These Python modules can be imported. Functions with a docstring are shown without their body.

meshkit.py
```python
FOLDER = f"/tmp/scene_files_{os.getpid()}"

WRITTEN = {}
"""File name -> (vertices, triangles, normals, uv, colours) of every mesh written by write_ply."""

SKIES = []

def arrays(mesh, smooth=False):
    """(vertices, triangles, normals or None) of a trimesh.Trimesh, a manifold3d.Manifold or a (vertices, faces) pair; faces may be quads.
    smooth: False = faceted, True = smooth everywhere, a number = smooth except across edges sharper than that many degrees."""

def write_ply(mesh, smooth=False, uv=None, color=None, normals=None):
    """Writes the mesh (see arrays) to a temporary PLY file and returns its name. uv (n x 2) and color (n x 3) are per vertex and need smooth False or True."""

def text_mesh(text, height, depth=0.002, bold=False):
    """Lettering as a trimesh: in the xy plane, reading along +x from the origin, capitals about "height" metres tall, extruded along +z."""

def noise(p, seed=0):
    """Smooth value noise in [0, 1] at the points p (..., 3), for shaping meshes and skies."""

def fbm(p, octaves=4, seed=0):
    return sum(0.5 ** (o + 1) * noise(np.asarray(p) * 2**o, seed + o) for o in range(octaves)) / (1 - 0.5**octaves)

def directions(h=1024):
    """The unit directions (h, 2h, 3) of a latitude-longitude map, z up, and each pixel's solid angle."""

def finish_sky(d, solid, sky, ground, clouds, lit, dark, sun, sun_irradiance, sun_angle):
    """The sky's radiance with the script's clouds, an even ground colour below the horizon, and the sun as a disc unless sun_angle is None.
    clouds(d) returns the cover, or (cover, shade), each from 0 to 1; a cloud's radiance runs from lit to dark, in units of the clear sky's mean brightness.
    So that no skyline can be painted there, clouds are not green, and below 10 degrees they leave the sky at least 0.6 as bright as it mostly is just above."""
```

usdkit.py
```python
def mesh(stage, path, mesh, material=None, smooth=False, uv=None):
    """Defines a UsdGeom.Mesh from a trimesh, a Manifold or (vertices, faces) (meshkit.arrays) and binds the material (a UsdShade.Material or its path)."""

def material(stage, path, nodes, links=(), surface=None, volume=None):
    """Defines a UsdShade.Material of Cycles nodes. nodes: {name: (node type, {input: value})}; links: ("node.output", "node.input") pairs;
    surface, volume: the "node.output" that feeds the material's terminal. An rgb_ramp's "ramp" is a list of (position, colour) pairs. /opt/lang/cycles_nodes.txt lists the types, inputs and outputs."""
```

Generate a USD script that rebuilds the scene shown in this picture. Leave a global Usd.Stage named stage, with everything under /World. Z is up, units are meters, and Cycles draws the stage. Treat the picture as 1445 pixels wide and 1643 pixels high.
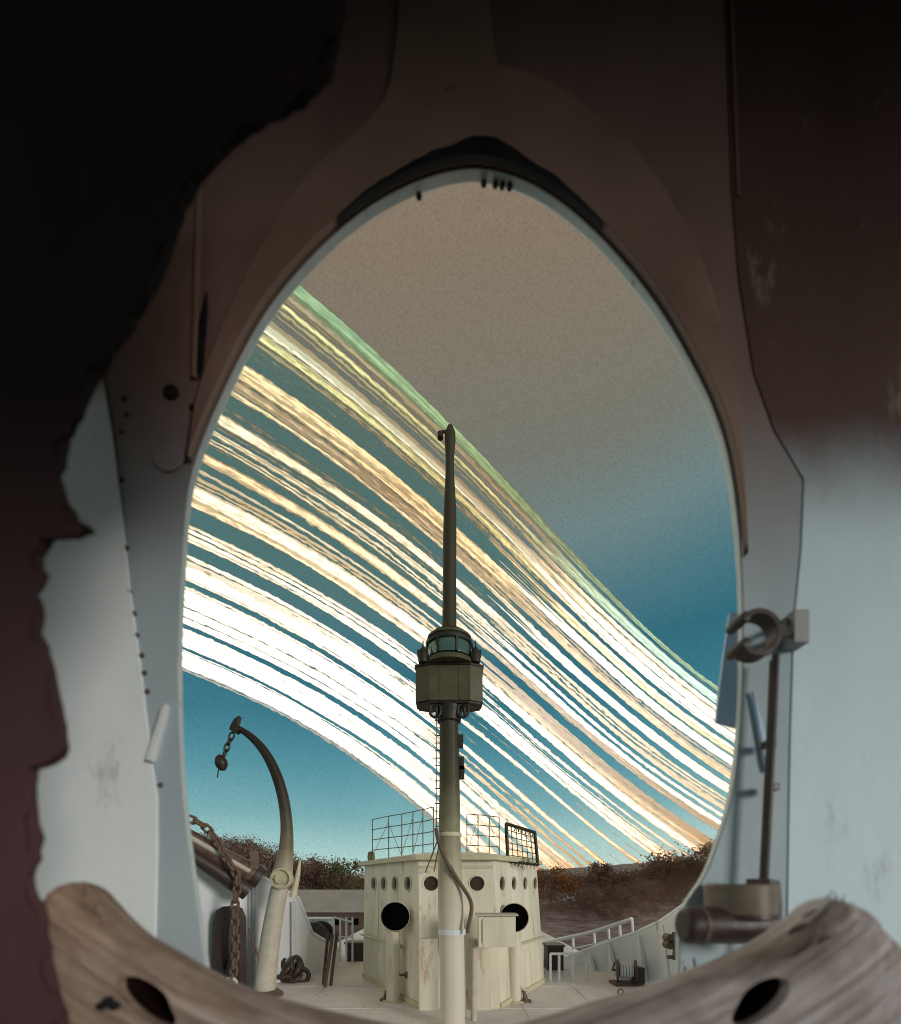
import math, random
import numpy as np
import trimesh
import manifold3d as m3
import usdkit, meshkit
from pxr import Usd, UsdGeom, UsdLux, UsdShade, Gf, Sdf

random.seed(7)
rng = np.random.default_rng(7)
stage = Usd.Stage.CreateInMemory()
UsdGeom.Xform.Define(stage, "/World")
UsdGeom.Scope.Define(stage, "/World/Looks")

# ---------------------------------------------------------------- camera, sky, sun, exposure
EYE = 2.2                      # eye height above the deck (deck is z = 0)
F, X0, Y0 = 720.0, 722.0, 1418.0   # focal length, principal column and horizon row in photograph pixels
SUN_AZ, SUN_EL = math.radians(135.0), math.radians(9.5)
EXPOSURE = 0.0
SKY_STRENGTH = 0.1
SUN_INTENSITY = 0.45

cam = UsdGeom.Camera.Define(stage, "/World/camera")
cam.CreateHorizontalApertureAttr(36.0)
cam.CreateVerticalApertureAttr(36.0 * 1024 / 900)
cam.CreateFocalLengthAttr(36.0 * F / 1445.0)
cam.CreateHorizontalApertureOffsetAttr((X0 - 722.5) / 1445.0 * -36.0)
cam.CreateVerticalApertureOffsetAttr((Y0 - 821.5) / 1445.0 * 36.0)
cam.CreateFStopAttr(2.7)
cam.CreateFocusDistanceAttr(9.0)
cam.CreateClippingRangeAttr(Gf.Vec2f(0.02, 5000))
cam.CreateExposureAttr(EXPOSURE)
cx = UsdGeom.Xformable(cam)
cx.AddTranslateOp().Set(Gf.Vec3d(0, 0, EYE))
cx.AddRotateXOp().Set(90.0)

sun = UsdLux.DistantLight.Define(stage, "/World/sun")
sun.CreateIntensityAttr(SUN_INTENSITY)
sun.CreateNormalizeAttr(True)
sun.CreateAngleAttr(16.0)
sun.CreateColorAttr(Gf.Vec3f(1.0, 0.95, 0.86))
sx = UsdGeom.Xformable(sun)
sx.AddRotateZOp().Set(180.0 - math.degrees(SUN_AZ))
sx.AddRotateXOp().Set(90.0 - math.degrees(SUN_EL) - 0.0)
# (a light shines along -z: rotateX(90 - el) turns -z to point down and towards -y, rotateZ turns it to the sun's side)

# the celestial pole that the months of sun paths turn about
PL, PA = 0.63698568, 2.38340681
POLE = np.array([math.cos(PL) * math.sin(PA), math.cos(PL) * math.cos(PA), math.sin(PL)])
E1 = np.cross(POLE, [0, 0, 1.0]); E1 /= np.linalg.norm(E1)
E2 = np.cross(POLE, E1)
S_LO, S_HI = -0.54, 0.06
BEND = (0.4663, -0.5597, 0.4512, 0.2017, -0.2502, 0.1546, 0.112, 0.8347)   # the can bends the parallels a little: x, y, z, xz, xx, zz, xxx, xxz


def dirs(x, y):
    d = np.array([x - X0, F, Y0 - y], float)
    return d / np.linalg.norm(d)


def s_at(x, y):
    a, b, c = dirs(x, y)
    return float(np.dot(BEND, (a, b, c, a * c, a * a, c * c, a ** 3, a * a * c)))


def h_at(x, y):
    d = dirs(x, y)
    return math.atan2(d @ E1, d @ E2)


WH, CR, TN, GN, PG, YL, OR, GR = (1.35, 1.3, 1.12), (1.2, 1.05, 0.8), (0.80, 0.66, 0.50), (0.36, 0.50, 0.34), (0.46, 0.62, 0.50), (0.9, 0.85, 0.5), (1.15, 0.95, 0.66), (0.55, 0.54, 0.49)
PATH_GAIN = 2.2   # the sun paths are far brighter than the picture can show
# sun paths of single days as they were seen by (position, colour, how solid) down two columns of sky
BANDS_A = [(561, 586, GN, 1), (590, 603, TN, .9), (609, 624, YL, 1), (628, 633, TN, .6), (643, 656, TN, .75), (656, 672, WH, 1), (674, 689, YL, 1), (700, 706, YL, .3), (713, 720, YL, .28),
           (735, 761, OR, 1), (761, 766, TN, .8), (767, 776, TN, .9), (777, 784, TN, .8), (785, 792, CR, 1), (811, 822, GR, .85), (822, 840, WH, 1), (840, 847, GR, .55), (847, 864, WH, 1), (869, 878, WH, 1),
           (879, 886, TN, .38), (893, 906, CR, 1), (920, 925, WH, 1), (931, 946, CR, .7), (946, 965, WH, 1), (966, 976, CR, 1), (1005, 1031, WH, 1), (1052, 1062, WH, 1), (1062, 1069, WH, .6), (1069, 1093, WH, 1),
           (1102, 1130, WH, 1), (1131, 1164, WH, .95), (1169, 1180, WH, .85), (1181, 1198, WH, 1), (1205, 1234, WH, 1), (1235, 1241, GR, .8)]
BANDS_B = [(921, 932, GN, 1), (941, 958, PG, 1), (962, 973, CR, .95), (976, 991, CR, 1), (992, 1010, WH, 1), (1018, 1025, CR, 1), (1026, 1036, YL, 1), (1040, 1056, WH, 1), (1057, 1063, TN, .8), (1064, 1069, TN, .9),
           (1070, 1082, OR, .75), (1093, 1110, WH, 1), (1122, 1135, CR, .8), (1136, 1146, CR, .65), (1153, 1160, WH, 1), (1167, 1177, WH, 1), (1178, 1191, TN, .75), (1205, 1222, TN, .68), (1222, 1234, OR, .8), (1235, 1249, WH, 1),
           (1261, 1270, WH, .95), (1274, 1300, WH, 1), (1321, 1334, CR, 1), (1347, 1354, TN, .3), (1366, 1377, CR, .95), (1386, 1394, OR, .55), (1400, 1409, OR, .6)]


def to_column(bands, col, new):
    """The same bands as they cross another column."""
    ys = np.linspace(200, 2400, 8000)
    sn = np.array([s_at(new, y) for y in ys])
    return [(float(np.interp(s_at(col, lo), sn[::-1], ys[::-1])), float(np.interp(s_at(col, hi), sn[::-1], ys[::-1])), c, k) for lo, hi, c, k in bands]


def band_ramp(bands, col, shift=0.0):
    """256 samples over declination: colour and solidity."""
    n = 256
    s = np.linspace(S_LO, S_HI, n)
    c = np.zeros((n, 3)) + np.array(TN)
    a = np.zeros(n)
    ys = np.linspace(420, 2300, 9000)
    sy = np.array([s_at(col, y) for y in ys])
    yy = np.interp(s, sy[::-1], ys[::-1], left=5000, right=-1)
    w = 1.3
    for lo, hi, colr, k in bands:
        m = np.clip((yy - lo) / (2 * w) + .5, 0, 1) * np.clip((hi - yy) / (2 * w) + .5, 0, 1)
        c[m > 0.02] = colr
        a = np.maximum(a, m * k)
    cut = np.random.default_rng(int(col))
    for i_ in range(2, n - 2):
        if a[i_] > .5 and cut.random() < .15:
            a[i_] *= cut.uniform(.12, .7)
        elif a[i_] < .05 and 40 < i_ and a[i_ + 1:].max() > .5 and cut.random() < .05:
            a[i_] = cut.uniform(.35, .62)
    return [(float(x), (*map(float, cc), float(aa))) for x, cc, aa in zip(np.linspace(0, 1, n), c, a)]


BANDS_B = BANDS_B + [b for b in to_column(BANDS_A, 600, 950) if b[0] > 1412]


def sky_material():
    K = 1.0 / SKY_STRENGTH
    N, L = {}, []

    def node(name, kind, **kw):
        N[name] = (kind, kw); return name

    def math_(name, op, a, b=None, c=None, clamp=False):
        kw = dict(math_type=op, use_clamp=clamp)
        for i, v in enumerate((a, b, c)):
            if isinstance(v, (int, float)):
                kw[f"value{i+1}"] = float(v)
        N[name] = ("math", kw)
        for i, v in enumerate((a, b, c)):
            if isinstance(v, str):
                L.append((v, f"{name}.value{i+1}"))
        return f"{name}.value"

    node("tc", "texture_coordinate")
    node("nrm", "vector_math", vector_math_type="normalize") if False else None
    N["nrm"] = ("vector_math", dict(math_type="normalize")); L.append(("tc.generated", "nrm.vector1"))

    def dot(name, v):
        N[name] = ("vector_math", dict(math_type="dot_product", vector2=tuple(map(float, v))))
        L.append(("nrm.vector", f"{name}.vector1"))
        return f"{name}.value"

    N["xyz"] = ("separate_xyz", {}); L.append(("nrm.vector", "xyz.vector"))
    qx, qz = "xyz.x", "xyz.z"
    xz_ = math_("q_xz", "multiply", qx, qz); xx_ = math_("q_xx", "multiply", qx, qx); zz_ = math_("q_zz", "multiply", qz, qz)
    x3_ = math_("q_xxx", "multiply", xx_, qx); xxz_ = math_("q_xxz", "multiply", xx_, qz)
    s = dot("decl", BEND[:3])
    for i_, (q_, c_) in enumerate(zip((xz_, xx_, zz_, x3_, xxz_), BEND[3:])):
        s = math_(f"bend{i_}", "multiply_add", q_, c_, s)
    a = dot("ea", E1); b = dot("eb", E2); z = dot("up", (0, 0, 1))
    h = math_("hour", "arctan2", a, b)

    def noise(name, kh, ks, detail, off=0.0, rough=.5):
        x = math_(name + "_x", "multiply", h, kh); y = math_(name + "_y", "multiply", s, ks)
        N[name + "_v"] = ("combine_xyz", dict(z=off)); L.append((x, name + "_v.x")); L.append((y, name + "_v.y"))
        N[name] = ("noise_texture", dict(dimensions="3D", scale=1.0, detail=float(detail), roughness=rough))
        L.append((name + "_v.vector", name + ".vector"))
        return name + ".fac"

    j1 = noise("wander", 2.6, 42.0, 1.0, 3.1)
    j2 = noise("jag", 95.0, 190.0, 2.0, 9.7)
    n3 = noise("cloudy", 46.0, 250.0, 3.0, 17.0, .6)
    n4 = noise("daily", 7.0, 330.0, 1.0, 41.0)
    t = math_("j1a", "multiply_add", j1, 0.011, -0.0055)
    t2 = math_("j2a", "multiply_add", j2, 0.0040, -0.0020)
    s2 = math_("s2", "add", math_("s1", "add", s, t), t2)
    N["u"] = ("map_range", dict(from_min=S_LO, from_max=S_HI, to_min=0.0, to_max=1.0, clamp=True)); L.append((s2, "u.value"))
    for nm, bands, col in (("paths_a", BANDS_A, 600), ("paths_b", BANDS_B, 950)):
        N[nm] = ("rgb_ramp", dict(ramp=band_ramp(bands, col), interpolate=True)); L.append(("u.result", nm + ".fac"))
    ha, hb = h_at(600, 900), h_at(950, 1150)
    mid = .5 * (ha + hb); half = .16 * (hb - ha)
    hh = math_("hh", "multiply_add", n4, 0.30, math_("hh0", "add", h, -0.15)) if False else math_("hh", "add", h, math_("hn", "multiply_add", n4, 0.36, -0.18))
    N["ab"] = ("map_range", dict(range_type="smoothstep", from_min=mid - half, from_max=mid + half, to_min=0.0, to_max=1.0, clamp=True)); L.append((hh, "ab.value"))
    N["pc"] = ("mix", dict(mix_type="mix")); L += [("ab.result", "pc.fac"), ("paths_a.color", "pc.color1"), ("paths_b.color", "pc.color2")]
    N["pa"] = ("mix_float", dict()); L += [("ab.result", "pa.fac"), ("paths_a.alpha", "pa.a"), ("paths_b.alpha", "pa.b")]
    N["calm"] = ("map_range", dict(range_type="smoothstep", from_min=.74, from_max=.9, to_min=.95, to_max=.35, clamp=True)); L.append(("u.result", "calm.value"))
    al = math_("al", "add", "pa.result", math_("n3b", "multiply", math_("n3a", "subtract", n3, .5), "calm.result"))
    al = math_("al2", "add", al, math_("n4a", "multiply_add", n4, 0.5, -0.25))
    N["mask"] = ("map_range", dict(range_type="smoothstep", from_min=0.32, from_max=0.58, to_min=0.0, to_max=1.0, clamp=True)); L.append((al, "mask.value"))
    # low down the paths redden and thin
    N["low"] = ("rgb_ramp", dict(ramp=[(0, (.55, .3, .17)), (.05, (.72, .5, .33)), (.12, (.9, .76, .62)), (.25, (1, .95, .9)), (.35, (1.1, 1.1, 1.1)), (.46, (1, .97, .92)), (.55, (.78, .69, .55)), (.65, (.52, .44, .32)), (.74, (.6, .6, .47)), (.8, (.55, .62, .52)), (1, (.4, .5, .45))])); L.append((z, "low.fac"))
    N["pcl"] = ("mix", dict(mix_type="multiply", fac=1.0)); L += [("pc.color", "pcl.color1"), ("low.color", "pcl.color2")]
    # the sky between them
    N["big"] = ("noise_texture", dict(dimensions="3D", scale=1.6, detail=2.0)); L.append(("nrm.vector", "big.vector"))
    zz = math_("zz", "add", z, math_("bz", "multiply_add", "big.fac", 0.16, -0.08))
    ax = dot("side", (1, 0, 0))
    zz = math_("zz2", "multiply_add", ax, -0.05, zz)
    N["air"] = ("rgb_ramp", dict(ramp=[(0, (.55, .70, .63)), (.07, (.40, .62, .60)), (.16, (.19, .42, .45)), (.26, (.09, .29, .35)), (.36, (.04, .19, .25)), (.45, (.03, .15, .20)), (.53, (.075, .19, .225)), (.61, (.155, .235, .235)), (.69, (.185, .19, .155)), (.8, (.235, .185, .13)), (.9, (.27, .205, .14)), (1, (.25, .19, .13))]))
    L.append((zz, "air.fac"))
    N["grain"] = ("noise_texture", dict(dimensions="3D", scale=330.0, detail=2.0, roughness=.7)); L.append(("nrm.vector", "grain.vector"))
    N["grainr"] = ("map_range", dict(from_min=.3, from_max=.7, to_min=.88, to_max=1.12, clamp=True)); L.append(("grain.fac", "grainr.result") if False else ("grain.fac", "grainr.value"))
    N["band"] = ("map_range", dict(range_type="smoothstep", from_min=.93, from_max=.74, to_min=0.0, to_max=.75, clamp=True)); L.append(("u.result", "band.value"))
    N["hi"] = ("map_range", dict(range_type="smoothstep", from_min=.42, from_max=.6, to_min=0.0, to_max=1.0, clamp=True)); L.append((z, "hi.value"))
    N["airb"] = ("mix", dict(mix_type="mix", color2=(.055, .15, .135))); L += [(math_("bh", "multiply", "band.result", "hi.result"), "airb.fac"), ("air.color", "airb.color1")]
    N["airg"] = ("vector_math", dict(math_type="scale")); L += [("airb.color", "airg.vector1"), ("grainr.result", "airg.scale")]
    N["airk"] = ("vector_math", dict(math_type="scale", scale=K)); L.append(("airg.vector", "airk.vector1"))
    N["sky"] = ("sky_texture", dict(sky_type="single_scattering", sun_disc=False, sun_elevation=SUN_EL, sun_rotation=SUN_AZ)); L.append(("nrm.vector", "sky.vector"))
    N["base"] = ("mix", dict(mix_type="mix", fac=0.95)); L += [("sky.color", "base.color1"), ("airk.vector", "base.color2")]
    n5 = noise("streak", 9.0, 620.0, 3.0, 77.0, .6)
    n6 = noise("blotch", 60.0, 300.0, 2.0, 93.0, .6)
    N["sv"] = ("map_range", dict(from_min=.3, from_max=.7, to_min=.8, to_max=1.15, clamp=True)); L.append((n5, "sv.value"))
    N["bv"] = ("map_range", dict(from_min=.3, from_max=.7, to_min=.86, to_max=1.12, clamp=True)); L.append((n6, "bv.value"))
    var = math_("var", "multiply", "sv.result", "bv.result")
    # paths that come out solid are burnt in harder
    N["burn"] = ("map_range", dict(range_type="smoothstep", from_min=.78, from_max=1.15, to_min=.9, to_max=PATH_GAIN, clamp=True)); L.append((al, "burn.value"))
    var = math_("var2", "multiply", var, math_("bk", "multiply", "burn.result", K))
    N["fr"] = ("rgb_ramp", dict(ramp=[(0, (.5, .42, .2)), (.55, (.8, .68, .4)), (.95, (1, 1, 1)), (1, (1, 1, 1))])); L.append(("mask.result", "fr.fac"))
    N["pcf"] = ("mix", dict(mix_type="multiply", fac=1.0)); L += [("pcl.color", "pcf.color1"), ("fr.color", "pcf.color2")]
    N["pk"] = ("vector_math", dict(math_type="scale")); L += [("pcf.color", "pk.vector1"), (var, "pk.scale")]
    N["all"] = ("mix", dict(mix_type="mix")); L += [("mask.result", "all.fac"), ("base.color", "all.color1"), ("pk.vector", "all.color2")]
    N["bg"] = ("background_shader", dict(strength=SKY_STRENGTH)); L.append(("all.color", "bg.color"))
    return usdkit.material(stage, "/World/Looks/sky_with_sun_paths", N, L, surface="bg.background")


dome = UsdLux.DomeLight.Define(stage, "/World/sky")
UsdShade.MaterialBindingAPI.Apply(dome.GetPrim()).Bind(sky_material())
dome.GetPrim().SetCustomDataByKey("kind", "structure")

# ---------------------------------------------------------------- materials


def paint(name, c1, c2, scale=6.0, rough=.55, rust=0.0, rustc=(.16, .07, .035), bump=.15, stretch=(1, 1, 1), bevel=0.004, fine=60.0, spec=.35):
    n = {"geo": ("geometry", {}), "map": ("mapping", {"mapping_type": "point", "scale": stretch}),
         "n1": ("noise_texture", {"scale": scale, "detail": 5.0, "roughness": .6}), "r1": ("rgb_ramp", {"ramp": [(.3, c1), (.7, c2)]}),
         "n2": ("noise_texture", {"scale": scale * 2.3, "detail": 8.0, "roughness": .72}), "n3": ("noise_texture", {"scale": fine, "detail": 3.0}),
         "rm": ("map_range", {"range_type": "smoothstep", "from_min": .66 - .25 * rust, "from_max": .78 - .25 * rust, "to_min": 0.0, "to_max": 1.0 if rust else 0.0, "clamp": True}),
         "mx": ("mix", {"mix_type": "mix", "color2": rustc}),
         "rr": ("map_range", {"from_min": .3, "from_max": .7, "to_min": rough - .1, "to_max": rough + .15, "clamp": True}),
         "bv": ("bevel", {"radius": bevel, "samples": 4}), "bp": ("bump", {"strength": bump, "distance": .004}),
         "p": ("principled_bsdf", {"specular_ior_level": spec})}
    l = [("geo.position", "map.vector"), ("map.vector", "n1.vector"), ("map.vector", "n2.vector"), ("geo.position", "n3.vector"), ("n1.fac", "r1.fac"), ("n2.fac", "rm.value"),
         ("rm.result", "mx.fac"), ("r1.color", "mx.color1"), ("mx.color", "p.base_color"), ("n1.fac", "rr.value"), ("rr.result", "p.roughness"), ("n3.fac", "bp.height"), ("bv.bevel", "bp.normal"), ("bp.normal", "p.normal")]
    return usdkit.material(stage, f"/World/Looks/{name}", n, l, surface="p.BSDF")


WHITE_PLATE = paint("white_plate_paint", (.62, .64, .66), (.76, .78, .79), 3.0, .5, .12, (.36, .31, .28), stretch=(1, 1, .35))
GREY_PLATE = paint("grey_plate_paint", (.30, .30, .31), (.40, .39, .385), 5.0, .55, .25, (.2, .15, .13), stretch=(1, 1, .5))
BROWN_PLATE = paint("brown_plate_paint", (.075, .048, .042), (.12, .08, .068), 5.0, .6, .2, (.05, .028, .022))
ARCH = paint("arch_paint", (.23, .14, .11), (.31, .195, .155), 6.0, .55, .22, (.13, .09, .07))
RIM = paint("rim_paint", (.45, .5, .52), (.6, .62, .6), 14.0, .45, .3, (.16, .15, .13))
TAR = paint("tar", (.006, .006, .008), (.014, .012, .014), 20.0, .6)
SOOT = paint("sooty_iron", (.026, .012, .012), (.04, .019, .018), 6.0, .85, .2, (.02, .012, .008), spec=.1)
CREAM = paint("cream_paint", (.58, .52, .40), (.77, .71, .58), 2.6, .5, .42, (.48, .36, .23), stretch=(1, 1, .22), bump=.3, fine=25.0)
CREAM_TRIM = paint("cream_trim_paint", (.5, .45, .3), (.6, .54, .38), 3.0, .5, .3, (.33, .22, .12))
DECK = paint("deck_paint", (.66, .60, .59), (.82, .77, .76), 1.3, .65, .36, (.52, .43, .40), bump=.4)
BULWARK = paint("bulwark_paint", (.62, .63, .66), (.76, .77, .79), 1.5, .5, .25, (.38, .27, .24), stretch=(1, 1, .3))
STEEL_BROWN = paint("rusty_brown_steel", (.075, .045, .035), (.16, .1, .075), 12.0, .5, .4, (.045, .022, .016))
ROLLER = paint("roller_brown", (.035, .022, .02), (.07, .045, .038), 18.0, .42, .2, (.02, .012, .01))
ROLLER_TAN = paint("drum_tan_brown", (.13, .095, .07), (.2, .15, .115), 18.0, .45, .3, (.05, .035, .03))
CHAIN = paint("chain_rust", (.1, .055, .04), (.2, .12, .09), 25.0, .7, .4, (.05, .025, .018))
BLACK = paint("black_paint", (.002, .002, .002), (.004, .004, .004), 8.0, .9, spec=.0)
PORT_GLASS = paint("port_glass_dark", (.03, .014, .009), (.06, .032, .02), 3.0, .12, bump=0.0, spec=.5)
LANTERN = paint("lantern_olive", (.06, .052, .024), (.09, .076, .038), 4.0, .5, .3, (.05, .03, .015))
OLIVE_DARK = paint("dark_olive", (.018, .014, .009), (.03, .024, .014), 6.0, .5, .2, (.03, .016, .008))
RAIL = paint("rail_green_brown", (.14, .12, .06), (.22, .19, .1), 8.0, .5, .4, (.12, .06, .03))


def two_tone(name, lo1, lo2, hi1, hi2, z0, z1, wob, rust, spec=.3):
    """One tone below, painted shade above, meeting in an uneven edge."""
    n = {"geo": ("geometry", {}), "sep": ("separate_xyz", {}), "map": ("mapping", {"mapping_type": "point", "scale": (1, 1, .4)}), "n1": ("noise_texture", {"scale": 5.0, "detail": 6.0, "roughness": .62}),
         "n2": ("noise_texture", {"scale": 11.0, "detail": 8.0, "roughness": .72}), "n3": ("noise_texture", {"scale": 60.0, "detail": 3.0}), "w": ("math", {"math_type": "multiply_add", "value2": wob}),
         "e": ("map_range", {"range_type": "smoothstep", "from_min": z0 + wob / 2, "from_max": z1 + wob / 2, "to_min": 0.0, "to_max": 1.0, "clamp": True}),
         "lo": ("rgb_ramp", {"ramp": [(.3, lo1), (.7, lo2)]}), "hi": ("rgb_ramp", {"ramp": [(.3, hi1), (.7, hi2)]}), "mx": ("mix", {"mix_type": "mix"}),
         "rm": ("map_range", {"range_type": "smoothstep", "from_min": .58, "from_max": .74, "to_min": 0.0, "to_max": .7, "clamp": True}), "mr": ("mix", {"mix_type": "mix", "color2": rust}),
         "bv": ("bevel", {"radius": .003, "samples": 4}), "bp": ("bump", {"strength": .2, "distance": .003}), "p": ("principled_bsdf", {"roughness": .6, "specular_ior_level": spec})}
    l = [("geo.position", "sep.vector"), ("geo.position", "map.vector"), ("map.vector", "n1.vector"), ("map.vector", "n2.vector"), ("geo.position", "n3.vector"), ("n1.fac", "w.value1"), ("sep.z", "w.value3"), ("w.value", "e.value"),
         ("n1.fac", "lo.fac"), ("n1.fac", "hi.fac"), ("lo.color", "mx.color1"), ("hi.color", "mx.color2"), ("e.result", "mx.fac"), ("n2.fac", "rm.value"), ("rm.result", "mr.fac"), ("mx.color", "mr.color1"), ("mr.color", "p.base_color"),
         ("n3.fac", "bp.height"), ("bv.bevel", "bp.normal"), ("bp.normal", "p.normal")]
    return usdkit.material(stage, f"/World/Looks/{name}", n, l, surface="p.BSDF")


OUTER_PLATE = two_tone("white_and_brown_plate_paint", (.57, .69, .77), (.68, .80, .88), (.088, .044, .037), (.125, .066, .055), EYE + .60, EYE + .84, .16, (.36, .31, .28))  # white plate; the brown above is the shadow painted into its colour
OUTER_LEFT = two_tone("white_and_brown_left_plate_paint", (.72, .76, .80), (.83, .87, .90), (.088, .044, .037), (.125, .066, .055), EYE + .84, EYE + .93, .06, (.36, .31, .28))  # same painted shade on the left plate, starting higher up
INNER_PLATE = two_tone("grey_and_brown_plate_paint", (.33, .40, .46), (.43, .50, .55), (.20, .115, .10), (.28, .17, .145), EYE + .45, EYE + .95, .12, (.16, .12, .11))  # grey plate; its dim upper part is painted in as brown
SHADED_IRON = two_tone("rusty_and_tarred_iron", (.045, .021, .023), (.095, .05, .052), (.004, .003, .003), (.008, .006, .006), EYE + .02, EYE + .46, .16, (.018, .009, .008), .03)  # rusty iron below; the black above is shade painted on the sheet
WHITE_RAIL = paint("white_rail", (.62, .63, .66), (.74, .75, .77), 8.0, .5, .3, (.35, .24, .2))
GREY_BOX = paint("grey_box_paint", (.42, .38, .31), (.53, .48, .40), 6.0, .5, .2, (.3, .22, .17))
PALE_BLUE = paint("pale_blue_paint", (.45, .58, .80), (.52, .66, .85), 8.0, .5, .1, (.3, .35, .42))
CABLE = paint("brown_cable", (.1, .06, .035), (.16, .1, .06), 10.0, .6)
SHED_ROOF = paint("pale_roof_sheet", (.28, .25, .23), (.36, .33, .30), .6, .8)
SHED_WALL = paint("brown_shed_wall", (.075, .048, .036), (.11, .072, .055), .8, .85)
EARTH = paint("bank_earth", (.13, .085, .075), (.34, .26, .25), .7, .95, .55, (.075, .045, .034), bump=.9, stretch=(.35, 1, 1), fine=4.0, bevel=.0)
HILL = paint("hill_grass", (.06, .045, .025), (.1, .075, .05), .05, .95, bevel=.0)
BARK = paint("bark", (.05, .034, .025), (.08, .055, .042), 6.0, .9)


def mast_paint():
    """Cream below; the darkening up the mast is light falloff painted into the colour."""
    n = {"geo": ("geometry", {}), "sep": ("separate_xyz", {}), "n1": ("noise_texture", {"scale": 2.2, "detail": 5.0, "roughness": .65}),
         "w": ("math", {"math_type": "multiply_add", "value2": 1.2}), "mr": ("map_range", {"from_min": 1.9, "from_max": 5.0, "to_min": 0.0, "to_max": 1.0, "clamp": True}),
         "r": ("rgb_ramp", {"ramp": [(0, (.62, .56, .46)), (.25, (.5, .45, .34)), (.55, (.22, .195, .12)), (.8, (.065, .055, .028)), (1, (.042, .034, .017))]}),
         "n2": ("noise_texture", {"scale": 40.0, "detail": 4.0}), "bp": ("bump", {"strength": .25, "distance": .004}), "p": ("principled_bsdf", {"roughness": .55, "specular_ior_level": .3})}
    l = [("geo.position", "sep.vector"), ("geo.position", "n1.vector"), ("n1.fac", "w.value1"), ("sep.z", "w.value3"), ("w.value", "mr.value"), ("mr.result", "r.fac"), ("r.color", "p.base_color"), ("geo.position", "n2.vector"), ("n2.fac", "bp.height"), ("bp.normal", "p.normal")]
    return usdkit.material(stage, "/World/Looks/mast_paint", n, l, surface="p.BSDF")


MAST = mast_paint()


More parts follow.
